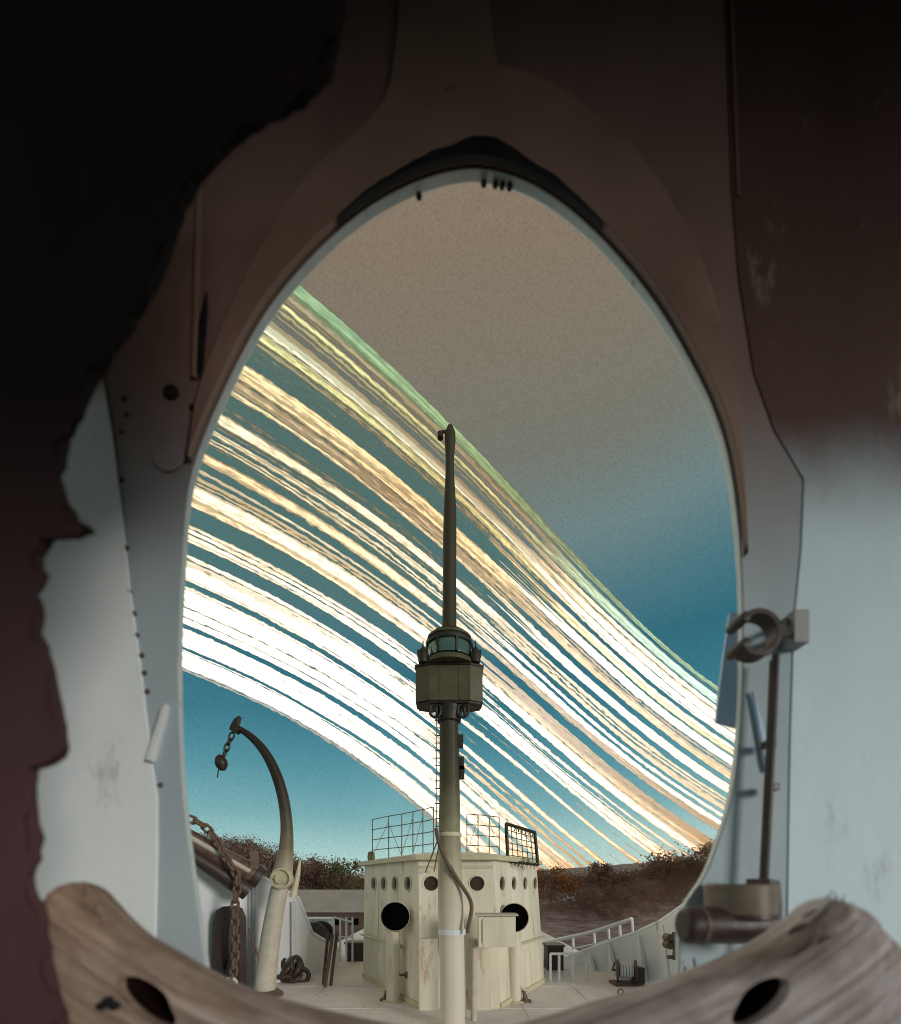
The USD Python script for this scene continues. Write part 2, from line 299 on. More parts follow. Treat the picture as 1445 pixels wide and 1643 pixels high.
def wood():
    """Weathered timber; the grain follows the bend of the log."""
    k = 0.00066 * F / 0.5
    n = {"geo": ("geometry", {}), "sep": ("separate_xyz", {}), "x2": ("math", {"math_type": "multiply"}), "zk": ("math", {"math_type": "multiply_add", "value2": -k}),
         "cmb": ("combine_xyz", {}), "map": ("mapping", {"mapping_type": "point", "scale": (6, 46, 85)}),
         "n1": ("noise_texture", {"scale": 1.0, "detail": 7.0, "roughness": .68, "distortion": .5}),
         "n2": ("noise_texture", {"scale": 7.0, "detail": 4.0, "roughness": .6}),
         "r": ("rgb_ramp", {"ramp": [(.22, (.13, .10, .09)), (.38, (.31, .26, .245)), (.52, (.44, .395, .385)), (.64, (.56, .53, .535)), (.78, (.70, .67, .66))]}),
         "st": ("rgb_ramp", {"ramp": [(.3, (.45, .35, .26)), (.5, (.85, .76, .68)), (.7, (.95, .97, 1))]}), "mx": ("mix", {"mix_type": "multiply", "fac": .85}), "xr": ("map_range", {"from_min": -.45, "from_max": .15, "to_min": 0.0, "to_max": 1.0, "clamp": True}), "tn": ("rgb_ramp", {"ramp": [(0, (.86, .68, .54)), (1, (1.2, 1.2, 1.3))]}), "my": ("mix", {"mix_type": "multiply", "fac": 1.0}),
         "bp": ("bump", {"strength": .8, "distance": .010}), "p": ("principled_bsdf", {"roughness": .7, "specular_ior_level": .2})}
    l = [("geo.position", "sep.vector"), ("sep.x", "x2.value1"), ("sep.x", "x2.value2"), ("x2.value", "zk.value1"), ("sep.z", "zk.value3"), ("sep.x", "cmb.x"), ("sep.y", "cmb.y"), ("zk.value", "cmb.z"), ("cmb.vector", "map.vector"),
         ("map.vector", "n1.vector"), ("geo.position", "n2.vector"), ("n1.fac", "r.fac"), ("n2.fac", "st.fac"), ("r.color", "mx.color1"), ("st.color", "mx.color2"), ("sep.x", "xr.value"), ("xr.result", "tn.fac"), ("mx.color", "my.color1"), ("tn.color", "my.color2"), ("my.color", "p.base_color"), ("n1.fac", "bp.height"), ("bp.normal", "p.normal")]
    return usdkit.material(stage, "/World/Looks/weathered_wood", n, l, surface="p.BSDF")


WOOD = wood()
BORE = paint("bore_black", (.010, .005, .004), (.02, .010, .008), 30.0, .95, spec=0.0)


def leaves(name, c1, c2):
    n = {"oi": ("geometry", {}), "r": ("rgb_ramp", {"ramp": [(0, c1), (1, c2)]}), "d": ("diffuse_bsdf", {}), "t": ("translucent_bsdf", {}), "m": ("mix_closure", {"fac": .3})}
    l = [("oi.random_per_island", "r.fac"), ("r.color", "d.color"), ("r.color", "t.color"), ("d.BSDF", "m.closure1"), ("t.BSDF", "m.closure2")]
    return usdkit.material(stage, f"/World/Looks/{name}", n, l, surface="m.closure")


LEAF_BROWN = leaves("brown_leaves", (.19, .115, .085), (.31, .195, .14))
LEAF_RUST = leaves("rust_leaves", (.22, .09, .04), (.4, .19, .08))
LEAF_OLIVE = leaves("olive_leaves", (.13, .12, .06), (.22, .2, .11))


def water():
    n = {"geo": ("geometry", {}), "n": ("noise_texture", {"scale": .8, "detail": 5.0}), "bp": ("bump", {"strength": .4, "distance": .1}), "p": ("principled_bsdf", {"base_color": (.02, .035, .035), "roughness": .12, "ior": 1.33})}
    return usdkit.material(stage, "/World/Looks/harbour_water", n, [("geo.position", "n.vector"), ("n.fac", "bp.height"), ("bp.normal", "p.normal")], surface="p.BSDF")


def glassy():
    n = {"p": ("principled_bsdf", {"base_color": (.10, .16, .13), "roughness": .08, "specular_ior_level": .8, "metallic": .35})}
    return usdkit.material(stage, "/World/Looks/lantern_glass", n, [], surface="p.BSDF")


LGLASS = glassy()

# ---------------------------------------------------------------- helpers
USED = {}


def numbered(path):
    n = USED.get(path, -1) + 1
    USED[path] = n
    return path if n == 0 else f"{path}_{n:03d}"


def P(x, y, Y):
    """The point at depth Y that lies behind a pixel of the photograph."""
    return np.array([(x - X0) / F * Y, Y, EYE + (Y0 - y) / F * Y])


def on_deck(x, y):
    return P(x, y, EYE * F / (y - Y0))


class Thing:
    def __init__(self, name, label, cat, loc=(0, 0, 0), group=None, kind=None):
        self.path = numbered("/World/" + name)
        self.loc = np.array(loc, float)
        x = UsdGeom.Xform.Define(stage, self.path)
        x.AddTranslateOp().Set(Gf.Vec3d(*map(float, loc)))
        self.prim = x.GetPrim()
        for k, v in (("label", label), ("category", cat), ("group", group), ("kind", kind)):
            if v:
                self.prim.SetCustomDataByKey(k, v)

    def part(self, name, mesh, mat, smooth=35, label=None, parent=None, kind=None):
        v, f, _ = meshkit.arrays(mesh)
        path = numbered((parent or self.path) + "/" + name)
        m = usdkit.mesh(stage, path, trimesh.Trimesh(v - self.loc, f, process=False), mat, smooth=smooth)
        if label:
            m.GetPrim().SetCustomDataByKey("label", label)
        if kind:
            m.GetPrim().SetCustomDataByKey("kind", kind)
        return path


def single(name, mesh, mat, label, cat, smooth=35, group=None, kind=None):
    path = numbered("/World/" + name)
    m = usdkit.mesh(stage, path, mesh, mat, smooth=smooth)
    for k, v in (("label", label), ("category", cat), ("group", group), ("kind", kind)):
        if v:
            m.GetPrim().SetCustomDataByKey(k, v)
    return m


def join(ms):
    vs, fs, n = [], [], 0
    for m in ms:
        v, f, _ = meshkit.arrays(m)
        vs.append(v); fs.append(f + n); n += len(v)
    return trimesh.Trimesh(np.vstack(vs), np.vstack(fs), process=False)


def box(c, size, rotz=0.0, rot=None):
    m = trimesh.creation.box(size)
    if rot is not None:
        m.apply_transform(rot)
    if rotz:
        m.apply_transform(trimesh.transformations.rotation_matrix(rotz, [0, 0, 1]))
    m.apply_translation(c)
    return m


def tube(pts, r, sides=12, caps=True):
    p = np.asarray(pts, float)
    r = np.broadcast_to(r, (len(p),)).astype(float)
    t = np.gradient(p, axis=0) if len(p) > 2 else np.repeat([p[-1] - p[0]], 2, 0)
    t /= np.linalg.norm(t, axis=1, keepdims=True) + 1e-12
    ref = np.array([0, 0, 1.0]) if abs(t[0][2]) < .9 else np.array([1.0, 0, 0])
    a = np.cross(t[0], ref); a /= np.linalg.norm(a)
    rows = []
    ang = np.arange(sides) * 2 * np.pi / sides
    for i in range(len(p)):
        a = a - t[i] * (a @ t[i]); a /= np.linalg.norm(a) + 1e-12
        b = np.cross(t[i], a)
        rows.append(p[i] + r[i] * (np.cos(ang)[:, None] * a + np.sin(ang)[:, None] * b))
    v = np.vstack(rows)
    f = []
    for i in range(len(p) - 1):
        for j in range(sides):
            k = (j + 1) % sides
            A, B, C, D = i * sides + j, i * sides + k, (i + 1) * sides + k, (i + 1) * sides + j
            f += [(A, B, C), (A, C, D)]
    if caps:
        n = len(v)
        v = np.vstack([v, p[:1], p[-1:]])
        e = (len(p) - 1) * sides
        for j in range(sides):
            k = (j + 1) % sides
            f += [(n, k, j), (n + 1, e + j, e + k)]
    return trimesh.Trimesh(v, np.array(f), process=False)


def curve(ctrl, n=24):
    from scipy.interpolate import CubicSpline
    c = np.asarray(ctrl, float)
    d = np.r_[0, np.cumsum(np.linalg.norm(np.diff(c, axis=0), axis=1))]
    return CubicSpline(d, c)(np.linspace(0, d[-1], n))


def lathe(profile, c=(0, 0, 0), axis=(0, 0, 1), sides=32):
    m = trimesh.creation.revolve(np.asarray(profile, float), sections=sides)
    m.apply_transform(trimesh.geometry.align_vectors([0, 0, 1], axis))
    m.apply_translation(c)
    return m


def slab(poly, holes, y0, y1):
    """Closed outlines in the xz plane, given in metres, as a plate from depth y0 to y1."""
    def cs(p):
        return m3.CrossSection([np.asarray(p, float)], m3.FillRule.NonZero)
    c = cs(poly)
    for h in holes:
        c = c - cs(h)
    mm = c.extrude(y1 - y0).to_mesh()
    v = np.array(mm.vert_properties[:, :3]); f = np.array(mm.tri_verts)
    w = np.stack([v[:, 0], y0 + v[:, 2], v[:, 1]], 1)
    return trimesh.Trimesh(w, f[:, ::-1], process=False)


def xz(pts, Y):
    return np.array([[(x - X0) / F * Y, EYE + (Y0 - y) / F * Y] for x, y in pts])


def smooth_open(pts, n):
    return curve(np.asarray(pts, float), n)


def torus_link(c, t, side, L, W, r, sides=6, seg=16):
    t = np.asarray(t, float) / np.linalg.norm(t); side = np.asarray(side, float); side = side - t * (side @ t); side /= np.linalg.norm(side)
    pts = []
    for i in range(seg + 1):
        a = 2 * np.pi * i / seg
        x, y = math.cos(a) * W, math.sin(a) * W
        y += (L - W) * (1 if y > 1e-9 else -1 if y < -1e-9 else 0)
        pts.append(np.asarray(c) + side * x + t * y)
    return tube(pts, r, sides, caps=False)


def chain_along(pts, link, r):
    """Interlocked links along a polyline; returns one mesh per link."""
    p = np.asarray(pts, float)
    d = np.r_[0, np.cumsum(np.linalg.norm(np.diff(p, axis=0), axis=1))]
    step = link * 1.55
    out = []
    for i, s in enumerate(np.arange(link, d[-1], step)):
        c = np.array([np.interp(s, d, p[:, k]) for k in range(3)])
        c2 = np.array([np.interp(min(s + .01, d[-1]), d, p[:, k]) for k in range(3)])
        t = c2 - c if np.linalg.norm(c2 - c) > 1e-6 else np.array([0, 0, -1.0])
        t = t / np.linalg.norm(t)
        a = np.cross(t, [0, 1.0, 0.2]); a /= np.linalg.norm(a)
        out.append(torus_link(c, t, a if i % 2 == 0 else np.cross(t, a), link, link * .6, r))
    return out


# ---------------------------------------------------------------- water, banks, wood
WATER_Z = -4.0
g = trimesh.Trimesh([[-3000, -3000, WATER_Z], [3000, -3000, WATER_Z], [3000, 3000, WATER_Z], [-3000, 3000, WATER_Z]], [[0, 1, 2], [0, 2, 3]], process=False)
m = usdkit.mesh(stage, "/World/water", g, water()); m.GetPrim().SetCustomDataByKey("kind", "structure")


def bank(xs, ys, zf, seed):
    X, Yg = np.meshgrid(xs, ys)
    Z = zf(X, Yg)
    pts = np.stack([X.ravel(), Yg.ravel(), Z.ravel()], 1)
    pts[:, 2] += (meshkit.fbm(pts * .12 + seed) if hasattr(meshkit, "fbm") else 0) * .7
    nx = len(xs)
    f = [(j * nx + i, j * nx + i + 1, (j + 1) * nx + i + 1, (j + 1) * nx + i) for j in range(len(ys) - 1) for i in range(nx - 1)]
    return trimesh.Trimesh(*meshkit.arrays((pts, np.array(f)))[:2], process=False)


def right_z(X, Yg):
    edge = 40 + .12 * np.maximum(X - 10, 0)
    up = np.clip((Yg - edge) / 34, 0, 3)
    return WATER_Z - 1 + 5.4 * np.clip(up, 0, 1) ** .8 + np.clip(X - 12, 0, 60) * .075 * np.clip(up, 0, 1) + 2.2 * np.clip(up - 1, 0, 2)


def left_z(X, Yg):
    up = np.clip((Yg - 46) / 10, 0, 1)
    return WATER_Z - 1 + 2.6 * up + 4.5 * np.clip((Yg - 85) / 60, 0, 1.5)


b = bank(np.linspace(4, 150, 74), np.linspace(38, 170, 60), right_z, 3.0)
m = usdkit.mesh(stage, "/World/bank", b, EARTH, smooth=True); m.GetPrim().SetCustomDataByKey("kind", "structure")
b = bank(np.linspace(-160, 4, 74), np.linspace(44, 170, 50), left_z, 8.0)
m = usdkit.mesh(stage, "/World/quay_ground", b, EARTH, smooth=True); m.GetPrim().SetCustomDataByKey("kind", "structure")


def tree_mesh(h, w, seed, n=900, leaf=.3, bare=.25):
    r = np.random.default_rng(seed)
    trunk = [tube(curve([(0, 0, 0), (r.normal(0, .1), r.normal(0, .1), h * .3), (r.normal(0, .2), r.normal(0, .2), h * .75)], 7), np.linspace(.045 * h * .5, .012 * h * .5, 7), 6)]
    clumps = []
    for k in range(11):
        a, el = r.uniform(0, 6.28), r.uniform(.25, 1.0)
        base = np.array([0, 0, h * (.22 + .4 * el * .8)])
        rad = w * .5 * math.sqrt(max(.05, 1 - (2 * (el - .5)) ** 2 * .8))
        tip = np.array([math.cos(a) * rad, math.sin(a) * rad, h * (.14 + .82 * el)])
        trunk.append(tube([base, (base + tip) / 2 + [0, 0, .05 * h], tip], [.012 * h, .008 * h, .003 * h], 5))
        clumps.append((tip, w * r.uniform(.16, .27)))
    V, Fc = [], []
    for i in range(n):
        c, cr = clumps[r.integers(len(clumps))]
        p = c + r.normal(0, 1, 3) * cr * [.62, .62, .5]
        q, s2 = r.normal(0, 1, 3), r.normal(0, 1, 3)
        q /= np.linalg.norm(q); s2 = np.cross(q, s2); s2 /= np.linalg.norm(s2)
        L = leaf * r.uniform(.6, 1.3)
        o = len(V)
        V += [p - q * L * .5, p + s2 * L * .3, p + q * L * .5, p - s2 * L * .3]
        Fc += [(o, o + 1, o + 2), (o, o + 2, o + 3)]
    return join(trunk), trimesh.Trimesh(np.array(V), np.array(Fc), process=False)


def place(mesh, loc, s=1.0, rz=0.0):
    m = mesh.copy()
    m.apply_transform(trimesh.transformations.rotation_matrix(rz, [0, 0, 1]))
    m.vertices = m.vertices * s + np.asarray(loc)
    return m


protos = [tree_mesh(7.0, 6.4, 10 + k, 1100, .36) for k in range(5)]


def woodland(name, spots, mat, label):
    crowns, trunks = [], []
    for i, (x, y, Y, s) in enumerate(spots):
        p = P(x, y, Y)
        t, c = protos[i % 5]
        s2 = s
        base = p - np.array([0, 0, 7.0 * .96 * s2])
        crowns.append(place(c, base, s2, i * 1.7))
        if s2 > .66:
            trunks.append(place(t, base, s2, i * 1.7))
    th = Thing(name, label, "woodland", (0, 0, 0), kind="stuff")
    th.part("foliage", join(crowns), mat, smooth=False, kind="stuff"); th.part("trunks", join(trunks), BARK, kind="stuff")


def skyline(x, knots):
    k = np.array(knots, float)
    return np.interp(x, k[:, 0], k[:, 1])


r2 = np.random.default_rng(5)
RK = [(865, 1396), (880, 1396), (905, 1402), (925, 1412), (960, 1400), (985, 1408), (1020, 1400), (1060, 1388), (1090, 1386), (1130, 1366), (1160, 1352), (1240, 1340), (1400, 1320)]
spots = []
for x in np.arange(872, 1400, 9.0):
    spots.append((x + r2.uniform(-4, 4), skyline(x, RK) + r2.uniform(-2, 6), r2.uniform(74, 92), r2.uniform(.75, 1.05)))
for x in np.arange(876, 1300, 9.0):
    spots.append((x + r2.uniform(-6, 6), skyline(x, RK) + r2.uniform(12, 34), r2.uniform(56, 72), r2.uniform(.4, .65)))
for x in np.arange(880, 1200, 17.0):
    spots.append((x + r2.uniform(-6, 6), skyline(x, RK) + r2.uniform(36, 60), r2.uniform(48, 58), r2.uniform(.22, .4)))
woodland("brown_woodland", spots, LEAF_BROWN, "brown autumn woodland along the top of the bank right of the wheelhouse")
LK = [(150, 1330), (300, 1345), (370, 1350), (420, 1356), (455, 1372), (480, 1388), (500, 1384), (520, 1395), (560, 1402), (600, 1404), (680, 1404)]
spots = []
for x in np.arange(160, 680, 9.0):
    spots.append((x + r2.uniform(-4, 4), skyline(x, LK) + r2.uniform(-2, 6), r2.uniform(74, 96), r2.uniform(.75, 1.0)))
woodland("dark_woodland", spots, LEAF_BROWN, "low dark brown woodland on the skyline between the davit and the wheelhouse")
for nm, lab, (x, y, Y), h, w, mat in (("olive_tree", "single olive green tree just left of the wheelhouse roof", (553, 1381, 70), 8.5, 5.0, LEAF_OLIVE),
                                      ("rust_tree", "rusty orange tree beside the right edge of the wheelhouse", (884, 1390, 60), 6.0, 4.6, LEAF_RUST),
                                      ("brown_tree", "small pointed brown tree on the skyline right of the rusty orange tree", (962, 1388, 72), 6.5, 3.6, LEAF_BROWN),
                                      ("brown_tree", "rounded dark brown tree on the skyline just right of the davit", (500, 1380, 72), 8.0, 5.0, LEAF_BROWN),
                                      ("brown_tree", "broad brown tree on the skyline near the right rim of the opening", (1068, 1377, 70), 8.0, 6.0, LEAF_BROWN)):
    p = P(x, y, Y) - np.array([0, 0, h * .97])
    t = Thing(nm, lab, "tree", p)
    tr, cr = tree_mesh(h, w, hash(nm) % 7 + int(x), 1500, .38)
    t.part("trunk", place(tr, p), BARK); t.part("crown", place(cr, p), mat, smooth=False)

# a long shed on the quay, left, and a small white hut on the bank, right
a0, a1 = P(440, 1500, 47), P(640, 1500, 47)
t = Thing("quay_shed", "long low shed with a pale roof on the quay left of the wheelhouse", "shed", (a0 + a1) / 2)
wz0, wz1, rz = EYE - 6.5, P(0, 1464, 47)[2], P(0, 1428, 52)[2]
t.part("wall", box([(a0[0] + a1[0]) / 2, 50.5, (wz0 + wz1) / 2], [a1[0] - a0[0], 6.8, wz1 - wz0]), SHED_WALL)
roof = m3.Manifold.hull_points(np.array([[x, y, z] for x in (a0[0] - .3, a1[0] + .3) for y, z in ((46.7, wz1), (46.7, wz1 + .12), (52, rz), (54.3, wz1), (54.3, wz1 + .12))]))
t.part("roof", roof, SHED_ROOF, smooth=False)
for k in range(7):
    xx = a0[0] + (a1[0] - a0[0]) * (k + .5) / 7
    w_ = t.part("window", box([xx, 47.08, wz1 - 1.0], [.9, .06, .7]), BLACK)
p = P(907, 1452, 66)
t = Thing("white_hut", "small pale hut among the trees just right of the wheelhouse", "hut", p)
t.part("wall", box(p + [0, 0, .65], [2.2, 1.8, 1.5]), WHITE_PLATE)
t.part("roof", m3.Manifold.hull_points(np.array([[p[0] + sx_, p[1] + sy_, p[2] + zz_] for sx_ in (-1.25, 1.25) for sy_, zz_ in ((-1.05, 1.4), (1.05, 1.4), (0, 2.1))])), SHED_ROOF, smooth=False)
t.part("door", box(p + [.3, -.92, .45], [.6, .05, 1.0]), STEEL_BROWN)

# ---------------------------------------------------------------- the deck and hull
outline = [(-1.55, .9), (1.55, .9), (2.9, 3.2), (3.9, 6.5), (4.2, 10), (4.2, 26), (-4.2, 26), (-4.2, 10), (-3.9, 6.5), (-2.9, 3.2)]
cs = m3.CrossSection([np.array(outline)], m3.FillRule.NonZero)
deck = cs.extrude(.06).translate([0, 0, -.06])
m = usdkit.mesh(stage, "/World/deck", deck, DECK, smooth=False); m.GetPrim().SetCustomDataByKey("kind", "structure")
for k_ in range(6):
    w_ = usdkit.mesh(stage, numbered("/World/deck/weld_seam"), box([0, 6.2 + k_ * 1.7, .003], [7.2, .02, .006]), DECK)
for x_ in (-2.6, -1.3, 1.3, 2.6):
    w_ = usdkit.mesh(stage, numbered("/World/deck/weld_seam"), box([x_, 12, .0045], [.02, 14, .006]), DECK)
hull = cs.offset(-.03, m3.JoinType.Miter).extrude(4.2, 0, 0, (1, 1)).translate([0, 0, -4.262])
t = Thing("ship_hull", "white steel hull of the ship under the deck", "hull", (0, 12, -2))
t.part("side_plating", hull, BULWARK, smooth=False)

# ---------------------------------------------------------------- wheelhouse
FY, FXL, FXR = 8.0, -.56, .76
tl = 2.85
LC = np.array([FXL - .5 * tl, FY + .866 * tl]); RC = np.array([FXR + .5 * (tl - .55), FY + .866 * (tl - .55)])
plan = np.array([(FXL, FY), (FXR, FY), RC, (RC[0], RC[1] + 2.6), (LC[0], RC[1] + 2.6), LC])
ctr = plan.mean(0)
HT = P(0, 1386, 9.4)[2]
t = Thing("wheelhouse", "cream steel wheelhouse with a row of round ports, behind the mast", "wheelhouse", (ctr[0], ctr[1], 0))


def ring_wall(pl0, z0, pl1, z1):
    n = len(pl0)
    v = [(x, y, z0) for x, y in pl0] + [(x, y, z1) for x, y in pl1]
    return m3.Manifold.hull_points(np.array(v, float))


def scaled(pl, k):
    return ctr + (np.asarray(pl) - ctr) * k


BASE = scaled(plan, 1.055) + [.07, 0]


def at_height(i, z):
    return BASE[i] + (plan[i] - BASE[i]) * z / HT


wall = ring_wall(BASE, 0.0, plan, HT)
# round openings are cut through the plating


def face_frame(A, B):
    """origin, along, outward normal of a wall face seen from outside."""
    A, B = np.r_[A, 0.0], np.r_[B, 0.0]
    al = (B - A) / np.linalg.norm(B - A)
    nrm = np.cross(al, [0, 0, 1.0])
    return A, al, nrm


PORTS = []


def px_on_face(x, y, A, B):
    o, al, nrm = face_frame(A, B)
    d = np.array([(x - X0) / F, 1.0, (Y0 - y) / F])
    k = ((o - np.array([0, 0, EYE])) @ nrm) / (d @ nrm) if abs(d @ nrm) > 1e-9 else 8
    k = (o[:2] @ nrm[:2]) / (d[:2] @ nrm[:2])
    return np.array([0, 0, EYE]) + d * k, nrm


for (A, B, lst) in ((plan[5], plan[0], [(601, 1418), (617, 1418), (635, 1418), (656, 1418)]), (plan[0], plan[1], [(692, 1418), (764, 1418)]), (plan[1], plan[2], [(803, 1418), (822, 1418), (840, 1418), (856, 1418)])):
    for x, y in lst:
        PORTS.append((lambda c_, n_: (c_ + n_ * .014, n_))(*px_on_face(x, y, A, B)))
for c, nrm in PORTS:
    cyl = m3.Manifold.cylinder(.16, .135, .135, 28).translate([0, 0, -.08])
    R = trimesh.geometry.align_vectors([0, 0, 1], nrm); R[:3, 3] = c
    wall = wall - cyl.transform(R[:3, :4])
t.part("wall", wall, CREAM, smooth=25)
eave = ring_wall(scaled(plan, 1.07), HT, scaled(plan, 1.07), HT + .09)
t.part("eave", eave, CREAM_TRIM, smooth=False)
roof = ring_wall(scaled(plan, 1.045), HT + .09, scaled(plan, .8), HT + .17)
t.part("roof", roof, CREAM, smooth=False)
for c, nrm in PORTS:
    rim = lathe([(.128, -.02), (.15, -.01), (.154, .012), (.148, .018), (.137, .018), (.13, .01), (.128, -.02)], c, nrm, 28)
    r_ = t.part("porthole", rim, CREAM)
    gl = lathe([(0, 0), (.13, 0), (.13, .01), (0, .01)], c - nrm * .055, nrm, 28)
    t.part("glass", gl, PORT_GLASS, parent=r_)
# belt rails on the two slanting sides, a plating joint under the ports, a doubler strip at the foot
for ia, ib, f0, f1 in ((5, 0, -.01, .8), (1, 2, .22, 1.02)):
    z = P(0, 1509, 9.4)[2]
    A2, B2 = at_height(ia, z), at_height(ib, z)
    o, al, nrm = face_frame(A2, B2); L_ = np.linalg.norm(B2 - A2)
    a_, b_ = o + al * L_ * f0 + nrm * .05, o + al * L_ * f1 + nrm * .05
    a_[2] = b_[2] = z
    t.part("belt_rail", join([tube([a_, b_], .025, 10)] + [box(a_ * (1 - q) + b_ * q - nrm * .03, [.05, .05, .05]) for q in (.1, .5, .9)]), CREAM_TRIM)
    o, al, nrm = face_frame(BASE[ia], BASE[ib]); L_ = np.linalg.norm(BASE[ib] - BASE[ia])
    t.part("foot_strip", box(o + al * L_ / 2 + nrm * .01 + [0, 0, .05], [L_, .03, .1], math.atan2(al[1], al[0])), CREAM_TRIM)
    for fr in (.32, .68):
        t.part("weld_seam", tube([o + al * L_ * fr + [0, 0, .1], np.r_[at_height(ia, HT - .36) * (1 - fr) + at_height(ib, HT - .36) * fr, HT - .36]], .008, 6), CREAM)
for k, (x0_, x1_) in enumerate(((FXL + .03, FXL + .36), (FXR - .4, FXR - .06))):
    t.part("pilaster", box([(x0_ + x1_) / 2, FY - .16, .62], [x1_ - x0_, .12, 1.24]), CREAM)
t.part("brow_band", box([(FXL + FXR) / 2, FY - .012, HT - .12], [FXR - FXL - .02, .03, .05]), CREAM_TRIM)
# a lamp on the roof corner
pc = P(596, 1372, 10.2)
t.part("corner_lamp", join([lathe([(0, -.16), (.07, -.16), (.09, -.05), (.07, .06), (0, .09)], pc, sides=16), box(pc + [0, 0, -.2], [.2, .2, .06])]), RAIL)


def railing(name, label, pts, h, nrails, mat, r=.014, z0=None, mid=None, extra=()):
    pts = [np.asarray(p, float) for p in pts]
    th = Thing(name, label, "railing", pts[0])
    for p in pts:
        th.part("post", tube([p, p + [0, 0, h]], r, 8), mat)
    for k in range(nrails):
        zz_ = h * (k + 1) / nrails
        th.part("rail", tube([p + [0, 0, zz_] for p in pts], r * .9, 8), mat)
    for a_, b_ in extra:
        th.part("wire", tube([a_, b_], r * .5, 6), mat)
    return th


RT = HT + .155


def roof_pt(x, Y):
    return np.array([(x - X0) / F * Y, Y, RT - .05])


left_r = [roof_pt(598, 10.1), roof_pt(624, 9.6), roof_pt(645, 9.3), roof_pt(663, 9.0), roof_pt(679, 8.75), roof_pt(696, 8.45)]
wires = [(left_r[i] + [0, 0, .08], left_r[i + 1] + [0, 0, .8]) for i in (0, 2, 3)] + [(left_r[1] + [0, 0, .75], left_r[2] + [0, 0, .05])]
railing("roof_railing", "thin wire railing round the left half of the wheelhouse roof", left_r, .92, 4, RAIL, .011, extra=wires)
right_r = [roof_pt(748, 8.4), roof_pt(766, 8.5), roof_pt(784, 8.65), roof_pt(800, 8.8)]
railing("roof_railing", "thin wire railing on the wheelhouse roof between mast and lattice panel", right_r, .78, 4, RAIL, .011, extra=[(right_r[0] + [0, 0, .05], right_r[1] + [0, 0, .7]), (right_r[2] + [0, 0, .7], right_r[3] + [0, 0, .1])])
# lattice panel on the right of the roof
q = [P(811, 1322, 8.6), P(857, 1336, 9.1), P(862, 1388, 9.1), P(814, 1382, 8.6)]
t = Thing("lattice_panel", "dark framed square lattice panel standing on the right of the wheelhouse roof", "lattice panel", q[3])
for i in range(4):
    t.part("frame_bar", tube([q[i], q[(i + 1) % 4]], .035, 8), OLIVE_DARK)
for k in range(1, 6):
    u = k / 6
    t.part("bar", tube([q[0] * (1 - u) + q[1] * u, q[3] * (1 - u) + q[2] * u], .009, 6), OLIVE_DARK)
    t.part("bar", tube([q[0] * (1 - u) + q[3] * u, q[1] * (1 - u) + q[2] * u], .009, 6), OLIVE_DARK)
for k in range(8):
    u = (k + .5) / 8
    a_ = q[3] * (1 - u) + q[2] * u
    t.part("lashing", tube([a_ + [0, -.03, .03], a_ + [-.05, -.02, -.1]], .014, 6), CREAM_TRIM)
    a_ = q[0] * (1 - u) + q[1] * u
    t.part("lashing", tube([a_ + [0, -.03, .02], a_ + [-.02, -.02, -.09]], .012, 6), OLIVE_DARK)

# cowl ventilators
for x, mx, my, lab in ((630, 636, 1470, "cream cowl ventilator with black mouth before the left wheelhouse side"), (826, 822, 1472, "cream cowl ventilator half hidden by the grey box right of the mast")):
    Yv = 8.25
    c = P(mx, my, Yv); b0 = np.array([c[0] - .02 * np.sign(c[0]) * 0, Yv + .16, 0.0]); b0[0] = (x - X0) / F * Yv
    t = Thing("cowl_ventilator", lab, "ventilator", b0, group=None)
    t.part("stem", lathe([(0, 0), (.15, 0), (.15, .02), (.135, .05), (.125, 1.3), (0, 1.3)], b0, sides=28), CREAM)
    bend = curve([b0 + [0, 0, 1.28], [b0[0], b0[1], c[2] - .08], [c[0], Yv + .1, c[2] - .01], [c[0], Yv - .06, c[2]]], 10)
    t.part("elbow", tube(bend, np.linspace(.128, .2, 10), 24), CREAM)
    t.part("cowl", lathe([(.19, .02), (.24, -.0), (.264, -.06), (.268, -.10), (.264, -.112), (.256, -.09), (.19, .01), (.19, .02)], [c[0], Yv - .05, c[2]], (0, 1, 0), 40), CREAM)
    t.part("mouth", lathe([(0, -.09), (.256, -.09), (.25, -.07), (0, -.07)], [c[0], Yv - .05, c[2]], (0, 1, 0), 40), BLACK, label="black round mouth")
    t.part("base_flange", lathe([(.1, 0), (.2, 0), (.2, .025), (.1, .03)], b0, sides=28), CREAM_TRIM)
    s_ = 1 if x < 700 else -1
    t.part("clamp_handle", join([tube([b0 + [.12 * s_, -.06, .5], b0 + [.24 * s_, -.08, .5]], .022, 8), tube([b0 + [.24 * s_, -.08, .44], b0 + [.24 * s_, -.08, .56]], .02, 8)]), STEEL_BROWN)
# mooring bitts at their feet
for x, y, lab, s_ in ((618, 1606, "small brown mooring cleat at the foot of the left ventilator", 1), (843, 1608, "small brown mooring cleat at the foot of the right ventilator", -1)):
    p = on_deck(x, y)
    t = Thing("mooring_cleat", lab, "cleat", p)
    t.part("base", box(p + [0, 0, .02], [.18, .12, .04]), STEEL_BROWN)
    t.part("stalk", tube([p + [0, 0, .03], p + [.05 * s_, 0, .22]], [.05, .03], 10), STEEL_BROWN)
    t.part("horn", tube([p + [-.05 * s_, 0, .19], p + [.05 * s_, 0, .23], p + [.14 * s_, 0, .3]], [.022, .03, .02], 8), CREAM_TRIM)

# ---------------------------------------------------------------- mast, lantern
YM = 6.9


def M(x, y, dY=0.0):
    return P(x, y, YM + dY)


